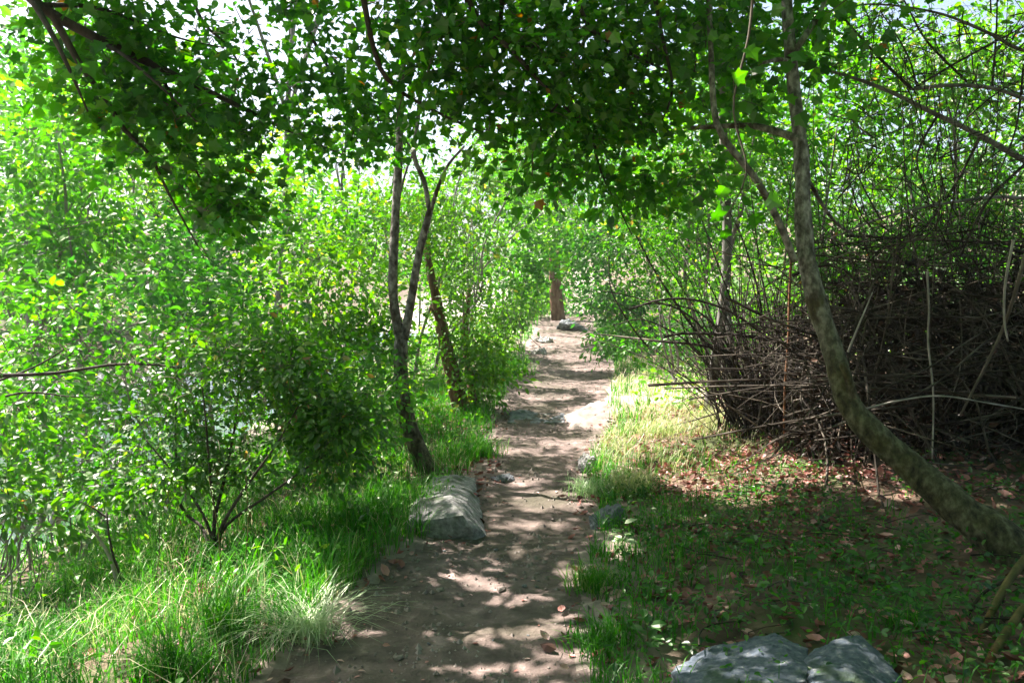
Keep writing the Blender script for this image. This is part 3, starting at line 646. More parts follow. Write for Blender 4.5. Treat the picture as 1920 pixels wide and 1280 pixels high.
# left side, near to far
g = G(402, 1060)
def multi_shrub(name, label, base_px, stems, ells, leafm, leaf, ncl, bark, r0=.022, cat='shrub', shape=OVAL, spread=.13, lpc=26, gap=.34, extra=0, org=None, tone=0.0):
    g = G(*base_px) if org is None else org
    root = thing(name, label, cat, g); an = []
    for pts in stems:
        q = px_limb(pts, r0 * rng.uniform(.7, 1.1), .004, root=root, org=g, m=bark, n=20, sides=7, name='stem'); an += list(q[5:])
    mb = MB(); crown(mb, ells, ncl, lpc, leaf, shape, an, spread=spread, gap=gap, twig=.0045, tone=tone)
    mb.build('crown', [leafm, TWIG], root, g, smooth=False)
    return root
y = g[1]
multi_shrub('shrub', 'multi stemmed leafy shrub with dark forked base in the left foreground grass', (402, 1060),
    [[(402, 1075, y), (398, 1020, y), (402, 960, y), (392, 870, y), (385, 780, y), (375, 690, y)], [(402, 1075, y), (408, 1010, y), (430, 960, y - .1), (470, 900, y - .1), (520, 830, y - .2), (560, 760, y - .2)],
     [(400, 1070, y), (395, 1000, y), (360, 930, y + .1), (320, 880, y + .2), (270, 820, y + .2)], [(404, 1060, y), (420, 990, y), (500, 930, y), (600, 860, y + .1), (690, 810, y + .1)],
     [(402, 1060, y), (402, 980, y), (420, 900, y + .2), (440, 800, y + .3), (450, 700, y + .3)], [(400, 1060, y), (380, 990, y + .2), (340, 950, y + .3), (330, 850, y + .3), (330, 740, y + .3)]],
    [E(400, 700, 210, 60, y), E(290, 800, 150, 70, y + .2), E(500, 800, 150, 70, y), E(620, 780, 110, 70, y), E(420, 650, 190, 45, y + .3), E(230, 900, 100, 50, y), E(650, 870, 80, 30, y + .1), E(420, 880, 130, 50, y + .3)], OLIVE, .054, 640, DARKBARK, gap=.42, r0=.016)
g = gp(*G(215, 1130)[:2]); y = g[1]
sp = thing('dead_sapling', 'pale split dead sapling stump standing in the left foreground grass', 'sapling', g)
px_limb([(214, 1145, y), (218, 1090, y), (208, 1050, y), (190, 1015, y - .02), (165, 985, y - .05)], .016, .006, root=sp, org=g, m=PALETWIG, name='stem', n=18, sides=7)
px_limb([(219, 1140, y + .02), (224, 1080, y + .02), (212, 1040, y + .02), (204, 1000, y + .02), (200, 960, y + .05)], .010, .005, root=sp, org=g, m=DARKBARK, name='stem', n=18, sides=7)
px_limb([(200, 970, y + .05), (180, 955, y + .05), (150, 940, y)], .006, .003, root=sp, org=g, m=DARKBARK, name='twig', n=12, sides=5)

ST('shrub', 'low dark leaved shrub at the left picture edge before the stream boulders', 'shrub', 60, 950, 150, 90, 5.0, OLIVE, .05, stems=4, nl=1, lai=2.2, gap=.32, spread=.12, cull=False)
ST('shrub', 'small leafy shrub right behind the pale split sapling', 'shrub', 200, 860, 140, 110, 6.0, BRIGHT, .045, stems=4, cull=False, lai=1.6, spread=.13)
ST('shrub', 'airy pale green shrub between the forked tree and the multi stemmed shrub', 'shrub', 660, 760, 120, 130, 6.8, BRIGHT, .045, stems=5, lai=2.4, spread=.14)
ST('shrub', 'wide bright bush on the slope above the foreground shrub', 'shrub', 330, 610, 230, 110, 7.0, COOL, .06, stems=5, lai=2.4, more=[(180, 640, 150, 90, -.2)])
ST('shrub', 'bush at the left edge above the pale stream boulders', 'shrub', 60, 640, 170, 130, 6.6, BRIGHT, .06, stems=5, lai=1.6, cull=False)
ST('tree', 'young tree with yellow green crown left of the forked trunk', 'tree', 600, 560, 150, 130, 9.0, YELLOW, .055, lai=2.4, base=(-2.3, 9.2), more=[(660, 640, 110, 80, 0)])
ST('tree', 'bright leafy tree at the left edge behind the dark hanging branches', 'tree', 110, 350, 200, 170, 9.0, BRIGHT, .07, lai=2.0, more=[(60, 470, 150, 110, -.6)])
ST('tree', 'leafy tree in the left middle, its crown behind the drooping branches', 'tree', 350, 450, 180, 140, 10.5, COOL, .07, lai=2.1)
ST('tree', 'pale green tree under the bright sky gap, left of the forked tree', 'tree', 560, 420, 140, 95, 11.5, BRIGHT, .075, lai=1.9, tone=.12)
ST('tree', 'tree with bright crown just right of the forked tree', 'tree', 690, 440, 110, 110, 13.5, YELLOW, .07, lai=2.0)
ST('tree', 'tall back tree at the upper left corner', 'tree', 40, 140, 190, 160, 13, COOL, .09, lai=1.3, gap=.46)
ST('tree', 'light green tree far left of the path beyond the stream', 'tree', 260, 300, 170, 120, 15, YELLOW, .09, lai=1.5, gap=.45)
ST('tree', 'thin crowned tree rising into the white sky gap at the upper left', 'tree', 650, 170, 60, 140, 15, YELLOW, .09, lai=.5, gap=.5)
ST('shrub', 'dense bush hugging the reddish brown trunks at the left path edge', 'shrub', 915, 690, 55, 85, 10.3, YELLOW, .05, stems=5, lai=2.6, spread=.13, base=None)
ST('shrub', 'low sunlit bush left of the brown trunks on the bank', 'shrub', 700, 640, 90, 70, 9.2, BRIGHT, .05, stems=5, lai=1.6)
ST('shrub', 'small bush left of the path just before the crest', 'shrub', 940, 600, 55, 55, 15, YELLOW, .06, stems=4, lai=2.2)
ST('shrub', 'mid green bush on the lower slope beyond the foreground shrub', 'shrub', 300, 760, 190, 80, 8.8, BRIGHT, .06, stems=5, lai=1.7)
ST('shrub', 'bush low on the bank between the young tree and the forked trunk', 'shrub', 560, 740, 130, 80, 8.8, YELLOW, .055, stems=5, lai=1.6)
ST('shrub', 'thin leaved shrub at the left edge in front of the pale stream boulders', 'shrub', 40, 810, 150, 130, 5.6, BRIGHT, .055, stems=5, lai=1.5, gap=.36, base=(-3.7, 5.6), cull=False)
ST('shrub', 'sparse shrub in front of the glinting stream on the left', 'shrub', 140, 780, 160, 110, 7.4, BRIGHT, .055, stems=5, lai=1.2, gap=.38, cull=False)
ST('tree', 'tree with layered bright sprays at the left edge, half way up the view', 'tree', 130, 500, 190, 120, 8.0, COOL, .065, lai=1.9, base=(-5.2, 8.3), more=[(330, 520, 140, 90, .3)])
ST('shrub', 'rounded bush standing on the path crest left of the thick trunk', 'shrub', 995, 565, 50, 45, 22, YELLOW, .07, stems=4, lai=2.0)
ST('shrub', 'rounded dark bush on the path crest right of the thick trunk', 'shrub', 1110, 565, 60, 45, 22.5, COOL, .07, stems=4, lai=2.0)
g = gp(-4.3, 4.9)
multi_shrub('shrub', 'leafy shrub stretching a long level branch in from the left picture edge', None, [[(-250, 1000, 4.9), (-200, 800, 4.9), (-80, 715, 5.0), (100, 700, 5.1), (230, 682, 5.2), (340, 690, 5.3), (480, 720, 5.4)], [(-230, 900, 4.9), (-100, 760, 5), (60, 690, 5.1), (120, 655, 5.1)],
    [(-250, 1000, 4.9), (-120, 820, 5.0), (20, 740, 5.1), (150, 745, 5.2)]], [E(90, 660, 120, 45, 5.1), E(270, 660, 130, 40, 5.3), E(420, 690, 90, 35, 5.4), E(60, 790, 90, 45, 5.1)], OLIVE, .06, 90, DARKBARK, spread=.15, org=g)
# centre
ST('tree', 'tree spreading thin sprays over the far path under the dark canopy', 'tree', 985, 330, 150, 80, 13.5, BRIGHT, .08, lai=1.6, base=(-1.4, 13.8), cull=True)
ST('tree', 'small tree whose foliage hides the upper part of the crest trunk', 'tree', 1060, 420, 110, 65, 18, YELLOW, .09, lai=2.0, base=(3.0, 18.5))
ST('tree', 'bright tree arching over the left side of the far path', 'tree', 900, 450, 100, 130, 12.5, YELLOW, .07, lai=2.2, base=(-.9, 12.8), cull=True)
ST('tree', 'slender tree behind the brown trunks, its leaves pale yellow green', 'tree', 870, 350, 110, 90, 17, BRIGHT, .09, lai=1.8, tone=.1)
ST('tree', 'leafy tree on the right of the far path crest', 'tree', 1150, 440, 120, 120, 17, COOL, .09, lai=2.2, base=(2.9, 17.3))
ST('shrub', 'blue green bush at the right of the path crest', 'shrub', 1160, 560, 90, 60, 17.5, COOL, .08, stems=5, lai=2.5)
ST('shrub', 'leafy low bush on the right bank beyond the grass patch', 'shrub', 1170, 650, 70, 45, 13, BRIGHT, .06, stems=5, lai=1.8)
ST('shrub', 'green bush behind the fallen dark branch on the right', 'shrub', 1290, 620, 90, 60, 12.5, COOL, .06, stems=5, lai=2.0)
# right
ST('tree', 'leafy tree behind the arching shrub, right of the path', 'tree', 1250, 420, 140, 120, 11, BRIGHT, .06, lai=2.1, base=(2.3, 11.3), stems=3)
ST('tree', 'tree with fine leaves behind the leaning trunk', 'tree', 1400, 300, 160, 160, 12, OLIVE, .065, lai=2.0, stems=3, base=(3.4, 12.2))
ST('tree', 'yellow green tree just right of the upper leaning trunk', 'tree', 1630, 320, 150, 140, 11.5, YELLOW, .06, lai=1.5, stems=3, gap=.44)
ST('tree', 'small olive tree over the brush pile at the right edge', 'tree', 1840, 330, 150, 140, 11, OLIVE, .055, lai=1.5, stems=3, gap=.44)
ST('tree', 'high crowned tree in the upper right corner', 'tree', 1800, 110, 200, 120, 13, YELLOW, .08, lai=1.6, gap=.44)
ST('tree', 'tree with reddish tinged leaves high right of the trunk top', 'tree', 1620, 90, 150, 110, 14, OLIVE, .08, lai=1.3, gap=.44)
ST('tree', 'green tree filling the top between canopy and leaning trunk', 'tree', 1370, 110, 140, 110, 9.5, BRIGHT, .06, lai=2.0, base=(2.8, 9.9))
ST('shrub', 'sunny bush peeping over the top of the brush pile', 'shrub', 1700, 440, 200, 60, 11.5, BRIGHT, .06, stems=6, lai=1.5, more=[(1500, 430, 100, 60, 0)])
ST('tree', 'tall leafy tree filling the upper left behind the hanging branches', 'tree', 150, 190, 210, 130, 11, BRIGHT, .09, lai=1.5, gap=.42)
ST('tree', 'tall tree with loose sprays between the hanging branches and the sky gap', 'tree', 390, 330, 130, 90, 12, YELLOW, .085, lai=1.5, gap=.42)
ST('tree', 'tall tree reaching up into the dark canopy right of the forked tree', 'tree', 900, 320, 140, 110, 14, YELLOW, .09, lai=1.6, base=(-1.8, 14.5), cull=True)
ST('tree', 'tall tree closing the top of the view over the path crest', 'tree', 1110, 300, 150, 120, 16, BRIGHT, .10, lai=1.7, base=(3.4, 16.5))
ST('tree', 'tall yellow green tree between the canopy and the leaning trunk', 'tree', 1310, 230, 140, 170, 10.5, YELLOW, .075, lai=1.6, base=(3.0, 10.9), stems=2)
ST('tree', 'tall tree right behind the upper leaning trunk', 'tree', 1530, 200, 130, 170, 11, BRIGHT, .075, lai=1.6, stems=2)
ST('tree', 'tall olive tree behind the bare twiggy branches on the right', 'tree', 1790, 170, 170, 170, 10.5, OLIVE, .07, lai=1.5, stems=2, gap=.42)
ST('shrub', 'leafy thicket in the middle distance left of the crest trunk', 'shrub', 985, 500, 80, 80, 14, BRIGHT, .065, stems=5, lai=1.8, cull=True)
ST('tree', 'pale feathery tree standing in the sky gap between the hanging branches and the forked tree', 'tree', 560, 290, 130, 80, 16, YELLOW, .085, lai=1.0, gap=.44, tone=.15)
ST('tree', 'pale slender tree right behind the fork of the grey forked tree', 'tree', 740, 290, 90, 110, 17, BRIGHT, .085, lai=1.2, gap=.42, tone=.12)
ST('tree', 'leafy tree behind the path crest, its crown low over the ground', 'tree', 1000, 520, 120, 80, 25, BRIGHT, .10, lai=1.8)
ST('tree', 'broad leafy tree left behind the path crest', 'tree', 870, 540, 110, 80, 21, YELLOW, .09, lai=1.6)
# far trees closing the view
far = [(60, 380, 200, 200, 24, 'left of all'), (330, 330, 190, 150, 26, ''), (560, 430, 160, 110, 24, ''), (760, 440, 130, 120, 26, ''), (930, 370, 130, 150, 30, ''), (1100, 330, 150, 170, 28, ''), (1270, 380, 150, 170, 25, ''),
       (1450, 400, 160, 170, 22, ''), (1650, 380, 160, 150, 22, ''), (1850, 360, 180, 150, 21, ''), (450, 560, 160, 90, 20, ''), (900, 510, 100, 80, 22, ''), (1010, 500, 80, 70, 27, ''), (1400, 520, 170, 80, 18, ''), (1750, 520, 200, 70, 17, ''), (200, 520, 200, 100, 20, '')]
for k, (a, b, c_, d_, yy, _) in enumerate(far):
    ST('tree', 'pale distant tree of the wood closing the view behind the nearer trees', 'tree', a, b, c_, d_, yy, [BRIGHT, YELLOW, COOL][k % 3], .16, DIAMOND, lai=1.5, group='distant trees behind the nearer wood', gap=.42, cull=False, twig=.01)
# trees added for shade: unseen crowns above the right bank and far path
def shade_tree(name, label, x, y, ells, leafm, ncl, bark, r0=.13):
    g = gp(x, y); root = thing(name, label, 'tree', g)
    top = np.mean([e[0] for e in ells], 0)
    t = limb([g - [0, 0, .2], g * .7 + top * .3 + [.15, .1, 0], g * .3 + top * .7 + [-.1, .1, 0], top], r0, .03, root=root, org=g, m=bark, name='trunk', n=26, sides=10)
    an = list(t[10:])
    for e in ells:
        q = limb([t[15], (t[15] + e[0]) / 2 + [0, 0, .2], e[0]], .04, .01, root=root, org=g, m=bark); an += list(q[3:])
    mb = MB(); crown(mb, ells, int(ncl * 1.5), 26, .10, OVAL, an, spread=.3, gap=.3); mb.build('crown', [leafm, TWIG], root, g, smooth=False)
shade_tree('shade_tree', 'straight thin trunk behind the arching shrub, added to carry an unseen shading crown', 2.35, 9.6, [(A3(1.6, 9.3, 6.6), (1.9, 1.6, .9)), (A3(3.6, 9.6, 6.8), (1.9, 1.6, 1.0)), (A3(2.3, 7.6, 6.2), (2.0, 1.4, .8))], COOL, 420, BARK, .07)
shade_tree('shade_tree', 'unseen thin dark tree added outside the right edge of the brush pile for shade', 7.0, 8.8, [(A3(4.6, 8.6, 6.2), (2.0, 1.6, .9)), (A3(3.2, 6.3, 5.6), (1.9, 1.4, .8)), (A3(5.4, 6.4, 5.6), (2.0, 1.6, .9)), (A3(6.6, 8.8, 6.2), (1.8, 1.6, .9))], OLIVE, 560, DARKBARK, .08)

shade_tree('shade_tree', 'tall thin tree added far back on the left bank to shade the far path', -4.9, 15.2, [(A3(-4.2, 15.8, 9), (2.4, 2.2, 1)), (A3(-5, 13.3, 8.2), (2.3, 2, 1)), (A3(-3.6, 18.6, 10.3), (2.5, 2.2, 1)), (A3(-2.6, 14.6, 8.6), (2, 1.8, .8))], COOL, 560, BARK, .09)
# ---- arching shrub right of the path
g = G(1420, 815); y = g[1]
sh = thing('arching_shrub', 'shrub of many dark arching stems between grass patch and brush pile', 'shrub', g); an = []
S_ = [[(1420, 830), (1385, 700), (1320, 640), (1235, 520), (1180, 420), (1120, 330)], [(1430, 830), (1395, 640), (1340, 480), (1300, 370), (1265, 290)], [(1410, 830), (1360, 740), (1300, 650), (1210, 600), (1150, 610)],
      [(1440, 830), (1430, 600), (1400, 470), (1360, 380), (1325, 300)], [(1440, 830), (1450, 650), (1425, 500), (1405, 330)], [(1400, 830), (1350, 750), (1335, 690), (1345, 620), (1360, 560)], [(1450, 830), (1480, 700), (1500, 600), (1560, 480)],
      [(1425, 830), (1370, 690), (1290, 590), (1200, 560), (1130, 545)], [(1420, 830), (1400, 720), (1330, 600), (1250, 570), (1180, 575)], [(1400, 835), (1330, 690), (1290, 640), (1270, 560)]]
for k, s in enumerate(S_):
    dy = rng.normal() * .25; n = len(s)
    q = px_limb([(a, b, y + dy * i / n) for i, (a, b) in enumerate(s)], rng.uniform(.014, .026), .005, root=sh, org=g, m=DARKBARK, n=22, sides=7, name='stem'); an += list(q[6:])
mb = MB()
T = 150; b0 = g + np.stack([rng.normal(size=T) * .18, rng.normal(size=T) * .18, np.full(T, -.05)], 1)
e0 = np.stack([g[0] + rng.normal(size=T) * .75 - .25, g[1] + rng.normal(size=T) * .6, g[2] + rng.uniform(.5, 2.3, T)], 1)
t = np.linspace(0, 1, 7)[None, :, None]
PT = b0[:, None] * (1 - t) + e0[:, None] * t + np.sin(np.pi * t) * np.stack([rng.normal(size=T) * .12, rng.normal(size=T) * .12, rng.uniform(0, .35, T)], 1)[:, None]
tubes(mb, PT, rng.uniform(.004, .010, T)[:, None] * np.linspace(1, .4, 7)[None], 5)
tag(mb.build('thin_stems', DARKBARK, sh, g), kind='stuff')
mb = MB(); crown(mb, [E(1200, 400, 130, 90, y), E(1320, 330, 120, 90, y), E(1250, 520, 110, 60, y + .2), E(1440, 400, 90, 90, y + .3), E(1600, 460, 140, 60, y - .8), E(1800, 440, 140, 70, y - .9), E(1520, 520, 90, 50, y - .9)], 330, 24, .05, OVAL, an, spread=.15, gap=.42)
mb.build('crown', [OLIVE, TWIG], sh, g, smooth=False)

mb = MB(); T = 100      # long bowed stems sweeping up and left out of the pile
b0 = np.stack([rng.uniform(2.6, 6.5, T), rng.uniform(6.2, 7.6, T), np.zeros(T)], 1); b0[:, 2] = H(b0[:, 0], b0[:, 1]) - .03
L2 = rng.uniform(1.4, 3.0, T); e0 = b0 + np.stack([-L2 * rng.uniform(-.15, .75, T), rng.normal(size=T) * .3, L2 * rng.uniform(.3, .85, T)], 1)
t = np.linspace(0, 1, 12)[None, :, None]
PT = b0[:, None] * (1 - t) + e0[:, None] * t + np.sin(np.pi * t) * np.stack([rng.uniform(0, .3, T), rng.normal(size=T) * .1, L2 * rng.uniform(.05, .25, T)], 1)[:, None] + rng.normal(size=(T, 12, 3)) * .012
tubes(mb, PT, rng.uniform(.005, .014, T)[:, None] * np.linspace(1, .3, 12)[None], 5)
tag(mb.build('long_stems', TWIG, sh, g), kind='stuff')
mb = MB(); T = 85      # upright thin stems standing above the pile
b0 = np.stack([rng.uniform(2.5, 7.0, T), rng.uniform(6.8, 8.6, T), np.zeros(T)], 1); b0[:, 2] = H(b0[:, 0], b0[:, 1]) - .03
e0 = b0 + np.stack([rng.normal(size=T) * .55 - .15, rng.normal(size=T) * .3, rng.uniform(2.2, 4.3, T)], 1)
t = np.linspace(0, 1, 12)[None, :, None]
PT = b0[:, None] * (1 - t) + e0[:, None] * t + np.sin(np.pi * t) * np.stack([rng.normal(size=T) * .2, rng.normal(size=T) * .15, np.zeros(T)], 1)[:, None] + rng.normal(size=(T, 12, 3)) * .015
tubes(mb, PT, rng.uniform(.004, .011, T)[:, None] * np.linspace(1, .3, 12)[None], 5)
tag(mb.build('upright_stems', DARKBARK, sh, g), kind='stuff')
# ---- bare twiggy tree at the right edge (trunk outside the picture)
g = gp(5.6, 6.4)
bt2 = thing('bare_tree', 'bare twiggy tree spreading long grey branches across the upper right corner', 'tree', g)
t2 = limb([g - [0, 0, .2], P(2150, 600, 6.4), P(2120, 360, 6.4), P(2100, 100, 6.5), P(2050, -200, 6.6)], .10, .04, root=bt2, org=g, m=BARK, name='trunk', n=24, sides=10)
for pts, a, b in [([(2110, 420), (1990, 340), (1920, 300), (1820, 245), (1750, 212), (1660, 168), (1580, 140), (1500, 120)], .034, .010), ([(2100, 250), (1920, 185), (1860, 165), (1780, 160), (1710, 168)], .02, .012),
                  ([(1710, 168), (1650, 110), (1600, 55), (1560, 5), (1540, -40)], .014, .006), ([(1715, 165), (1790, 120), (1860, 82), (1940, 40)], .010, .006), ([(1820, 160), (1740, 80), (1700, 10), (1660, -60)], .012, .005),
                  ([(2070, 120), (1920, 95), (1860, 65), (1760, 25), (1640, 8), (1560, 20)], .018, .005), ([(2110, 420), (1920, 372), (1780, 380), (1650, 410), (1550, 450)], .020, .006), ([(1760, 212), (1720, 290), (1735, 350), (1770, 420)], .010, .004),
                  ([(1920, 120), (1905, 240), (1870, 330)], .010, .005), ([(1860, 165), (1868, 60), (1870, -20)], .010, .005), ([(1720, 165), (1700, 100), (1650, 20)], .008, .004), ([(1840, 250), (1800, 330), (1740, 420), (1680, 470)], .012, .005),
                  ([(1930, 300), (1850, 380), (1800, 480)], .012, .006), ([(1650, 410), (1610, 330), (1590, 240)], .008, .003)]:
    dy = rng.uniform(-.25, .35); px_limb([(p, q, 6.4 + dy) for p, q in pts], a, b, root=bt2, org=g, m=BARK if a > .015 else DARKBARK, n=24, sides=7, lump=.1)
mb = MB()
T = 420; b0 = np.array([P(rng.uniform(1560, 1960), rng.uniform(20, 470), 6.4 + rng.normal() * .5) for _ in range(T)]); dd = nrm(rng.normal(size=(T, 3)) * np.array([1, .6, 1])) * rng.uniform(.15, .6, (T, 1))
t = np.linspace(0, 1, 5)[None, :, None]
tubes(mb, b0[:, None] + dd[:, None] * t + np.sin(np.pi * t) * rng.normal(size=(T, 1, 3)) * .05, rng.uniform(.0025, .006, T)[:, None] * np.linspace(1, .4, 5)[None], 4)
tag(mb.build('twigs', DEADTWIG, bt2, g), kind='stuff')
mb = MB(); crown(mb, [E(1750, 150, 170, 110, 6.6), E(1850, 300, 110, 110, 6.5), E(1620, 300, 60, 90, 6.6), E(1680, 60, 90, 60, 6.6)], 46, 14, .05, OVAL, list(b0), spread=.14, gap=.4, twig=.003)
mb.build('crown', [YELLOW, TWIG], bt2, g, smooth=False)

# ================================================================== BRUSH PILE
mb = MB()
def pile_top(x, y):
    return 1.72 - .14 * np.clip(x - 3, -3, 6) * 0 - 1.3 * np.clip((2.9 + .12 * (y - 6) - x) / .9, 0, 1) - .5 * np.clip((6.6 - y) / 1.1, 0, 1) + 1.1 * (fbm(xy(x * 1.1, y * 1.1), 61, 2) - .5)
T = 2300
cx = rng.uniform(2.2, 8.2, T); cy = rng.uniform(6.0, 9.6, T); cyf = rng.random(T) < .45; cy = np.where(cyf, rng.uniform(6.0, 7.2, T), cy)
ok = dpath(cx, cy) > 2.15
cx, cy = cx[ok], cy[ok]; T = len(cx)
zt = H(cx, cy); cz = zt + .05 + (np.maximum(pile_top(cx, cy), .2)) * rng.random(T) ** .8
L_ = rng.uniform(.5, 1.9, T) * np.where(rng.random(T) < .15, 1.5, 1)
dr = nrm(np.stack([rng.normal(size=T), rng.normal(size=T) * .4, rng.normal(size=T) * .4], 1))
vert = rng.random(T) < .2; dr[vert] = nrm(np.stack([rng.normal(size=vert.sum()) * .25, rng.normal(size=vert.sum()) * .25, np.ones(vert.sum())], 1))
t = np.linspace(-.5, .5, 6)[None, :, None]
cen = np.stack([cx, cy, cz], 1)
PT = cen[:, None] + dr[:, None] * L_[:, None, None] * t + np.sin(np.pi * (t + .5)) * rng.normal(size=(T, 1, 3)) * .09
PT[..., 2] = np.maximum(PT[..., 2], H(PT[..., 0], PT[..., 1]) + .005)
tubes(mb, PT, np.clip(np.exp(rng.normal(size=T) * .6 - 5.35), .002, .013)[:, None] * np.linspace(1, .5, 6)[None], 4, 0)
N1 = 20000
lx = rng.uniform(2.3, 8.4, N1); ly = 6.35 + 3.3 * rng.random(N1); ok = dpath(lx, ly) > 2.3; lx, ly = lx[ok], ly[ok]; n = len(lx)
lz = H(lx, ly) + (np.maximum(pile_top(lx, ly) - .35, .05)) * rng.random(n) ** 1.3
put_leaves(mb, np.stack([lx, ly, lz], 1), rng.normal(size=(n, 3)), rng.normal(size=(n, 3)) + np.array([0, -.3, .5]), rng.uniform(.05, .12, n), OVAL, 1, np.clip(rng.normal(size=n) * .25 + .4, 0, 1))  # dark leaf mass added inside the pile to blacken its depths
T = 220; cx = rng.uniform(2.9, 8, T); cy = rng.uniform(6.3, 8.5, T); cz = H(cx, cy) + pile_top(cx, cy) * rng.uniform(.75, 1.05, T)
dr = nrm(np.stack([rng.normal(size=T) * .8, rng.normal(size=T) * .4, rng.uniform(.2, 1.2, T)], 1)) * rng.uniform(.4, 1.2, (T, 1)); cen = np.stack([cx, cy, cz], 1)
t = np.linspace(0, 1, 6)[None, :, None]
tubes(mb, cen[:, None] + dr[:, None] * t + np.sin(np.pi * t) * rng.normal(size=(T, 1, 3)) * .08, rng.uniform(.003, .007, T)[:, None] * np.linspace(1, .4, 6)[None], 4, 2)
T = 130; cx = rng.uniform(2.7, 5.6, T); cy = rng.uniform(6.0, 6.6, T); cz = H(cx, cy) + rng.uniform(.1, 1.5, T)
dr = nrm(np.stack([rng.normal(size=T), rng.normal(size=T) * .3, rng.normal(size=T) * .6], 1)) * rng.uniform(.3, 1.1, (T, 1)); cen = np.stack([cx, cy, cz], 1)
tubes(mb, cen[:, None] + dr[:, None] * (t - .5) + np.sin(np.pi * t) * rng.normal(size=(T, 1, 3)) * .06, rng.uniform(.002, .006, T)[:, None] * np.linspace(1, .5, 6)[None], 4, 2)
tag(mb.build('brush_pile', [DEADTWIG, DRYSHADE, TWIG], smooth=False), 'big dark tangle of dead branches and twigs piled up on the right bank', 'brush pile', kind='stuff')
def cane(name, label, cat, pts, a, b, m, group=None, n=20):
    c = spline([P(*p) for p in pts], n); mb = MB(); tubes(mb, c, np.linspace(a, b, n), 7, 0, .1)
    return tag(mb.build(name, m, None, c[0]), label, cat, group)
cane('dead_cane', 'pale upright twig hanging in the middle of the brush pile front', 'twig', [(1738, 505, 5.9), (1742, 580, 5.85), (1740, 640, 5.85), (1750, 740, 5.8), (1748, 860, 5.8)], .008, .006, PALETWIG)
cane('dead_cane', 'curved bleached cane at the right edge above the brush pile', 'twig', [(1900, 450, 5.2), (1885, 530, 5.2), (1883, 600, 5.2), (1890, 640, 5.2)], .009, .006, PALETWIG)
cane('dead_cane', 'thin orange stem standing upright left of the leaning trunk', 'twig', [(1484, 480, 7.0), (1480, 560, 7.0), (1478, 640, 7.0), (1472, 720, 7.0), (1470, 815, 7.0)], .012, .009, ORANGETWIG)
cane('dead_branch', 'long thin grey branch sloping up right across the brush pile', 'branch', [(1640, 735, 5.7), (1740, 690, 5.7), (1830, 630, 5.8), (1960, 560, 5.9)], .008, .006, DEADTWIG)
cane('dead_branch', 'second sloping grey branch just below the long one in the pile', 'branch', [(1670, 760, 5.6), (1760, 715, 5.7), (1850, 640, 5.8), (1940, 590, 5.9)], .009, .006, DEADTWIG)
cane('dead_branch', 'grey twig arching level across the lower brush pile', 'branch', [(1615, 768, 5.6), (1680, 752, 5.6), (1760, 742, 5.6), (1850, 755, 5.6), (1950, 772, 5.7)], .007, .005, PALETWIG)
cane('dead_branch', 'forked grey twig leaning right of the leaning trunk', 'branch', [(1590, 660, 5.4), (1610, 610, 5.4), (1636, 548, 5.5)], .008, .004, PALETWIG)
cane('dead_branch', 'brown branch standing steeply at the right edge of the pile', 'branch', [(1925, 470, 5.5), (1900, 560, 5.5), (1870, 640, 5.6), (1800, 780, 5.6)], .014, .008, TWIG)
cane('dead_branch', 'horizontal brown stick low before the brush pile beside the trunk', 'branch', [(1595, 700, 5.9), (1700, 706, 5.9), (1800, 700, 6), (1950, 690, 6)], .007, .005, DEADTWIG)
cane('dead_branch', 'dark fallen branch reaching level from the pile towards the path', 'branch', [(1560, 662, 8.0), (1480, 645, 8.0), (1400, 630, 8.0), (1290, 625, 8.1), (1245, 632, 8.1)], .028, .012, DARKBARK)
cane('dead_branch', 'brown tip of a fallen branch pointing at the path crest', 'branch', [(1420, 680, 8.2), (1330, 650, 8.3), (1240, 640, 8.5), (1190, 634, 8.8), (1120, 626, 9.2)], .020, .008, DEADTWIG)
cane('dead_branch', 'bowed dark twig rising beside the path before the far bush', 'branch', [(1215, 650, 8.4), (1190, 620, 8.4), (1158, 570, 8.3), (1143, 530, 8.3), (1142, 480, 8.3)], .010, .005, DARKBARK)
cane('dead_branch', 'arching dark branch bowing left out of the arching shrub', 'branch', [(1180, 580, 7.8), (1240, 562, 7.8), (1300, 562, 7.8), (1370, 585, 7.8), (1450, 640, 7.8)], .010, .014, DARKBARK)
cane('mossy_stick', 'mossy orange stick leaning in the near right corner, upper one', 'stick', [(1925, 1045, 3.7), (1890, 1090, 3.5), (1850, 1165, 3.3), (1815, 1235, 3.15)], .020, .012, MOSSTWIG)
cane('mossy_stick', 'thick mossy green stick leaning at the near right picture edge', 'stick', [(1945, 1110, 3.4), (1905, 1160, 3.2), (1860, 1230, 3.0), (1830, 1300, 2.85)], .020, .016, MOSSTWIG)
cane('mossy_stick', 'thin grey stick beside the two mossy sticks in the corner', 'stick', [(1890, 1085, 3.6), (1840, 1115, 3.5), (1800, 1180, 3.35), (1780, 1220, 3.3)], .008, .005, DEADTWIG)
T = 130; mb = None
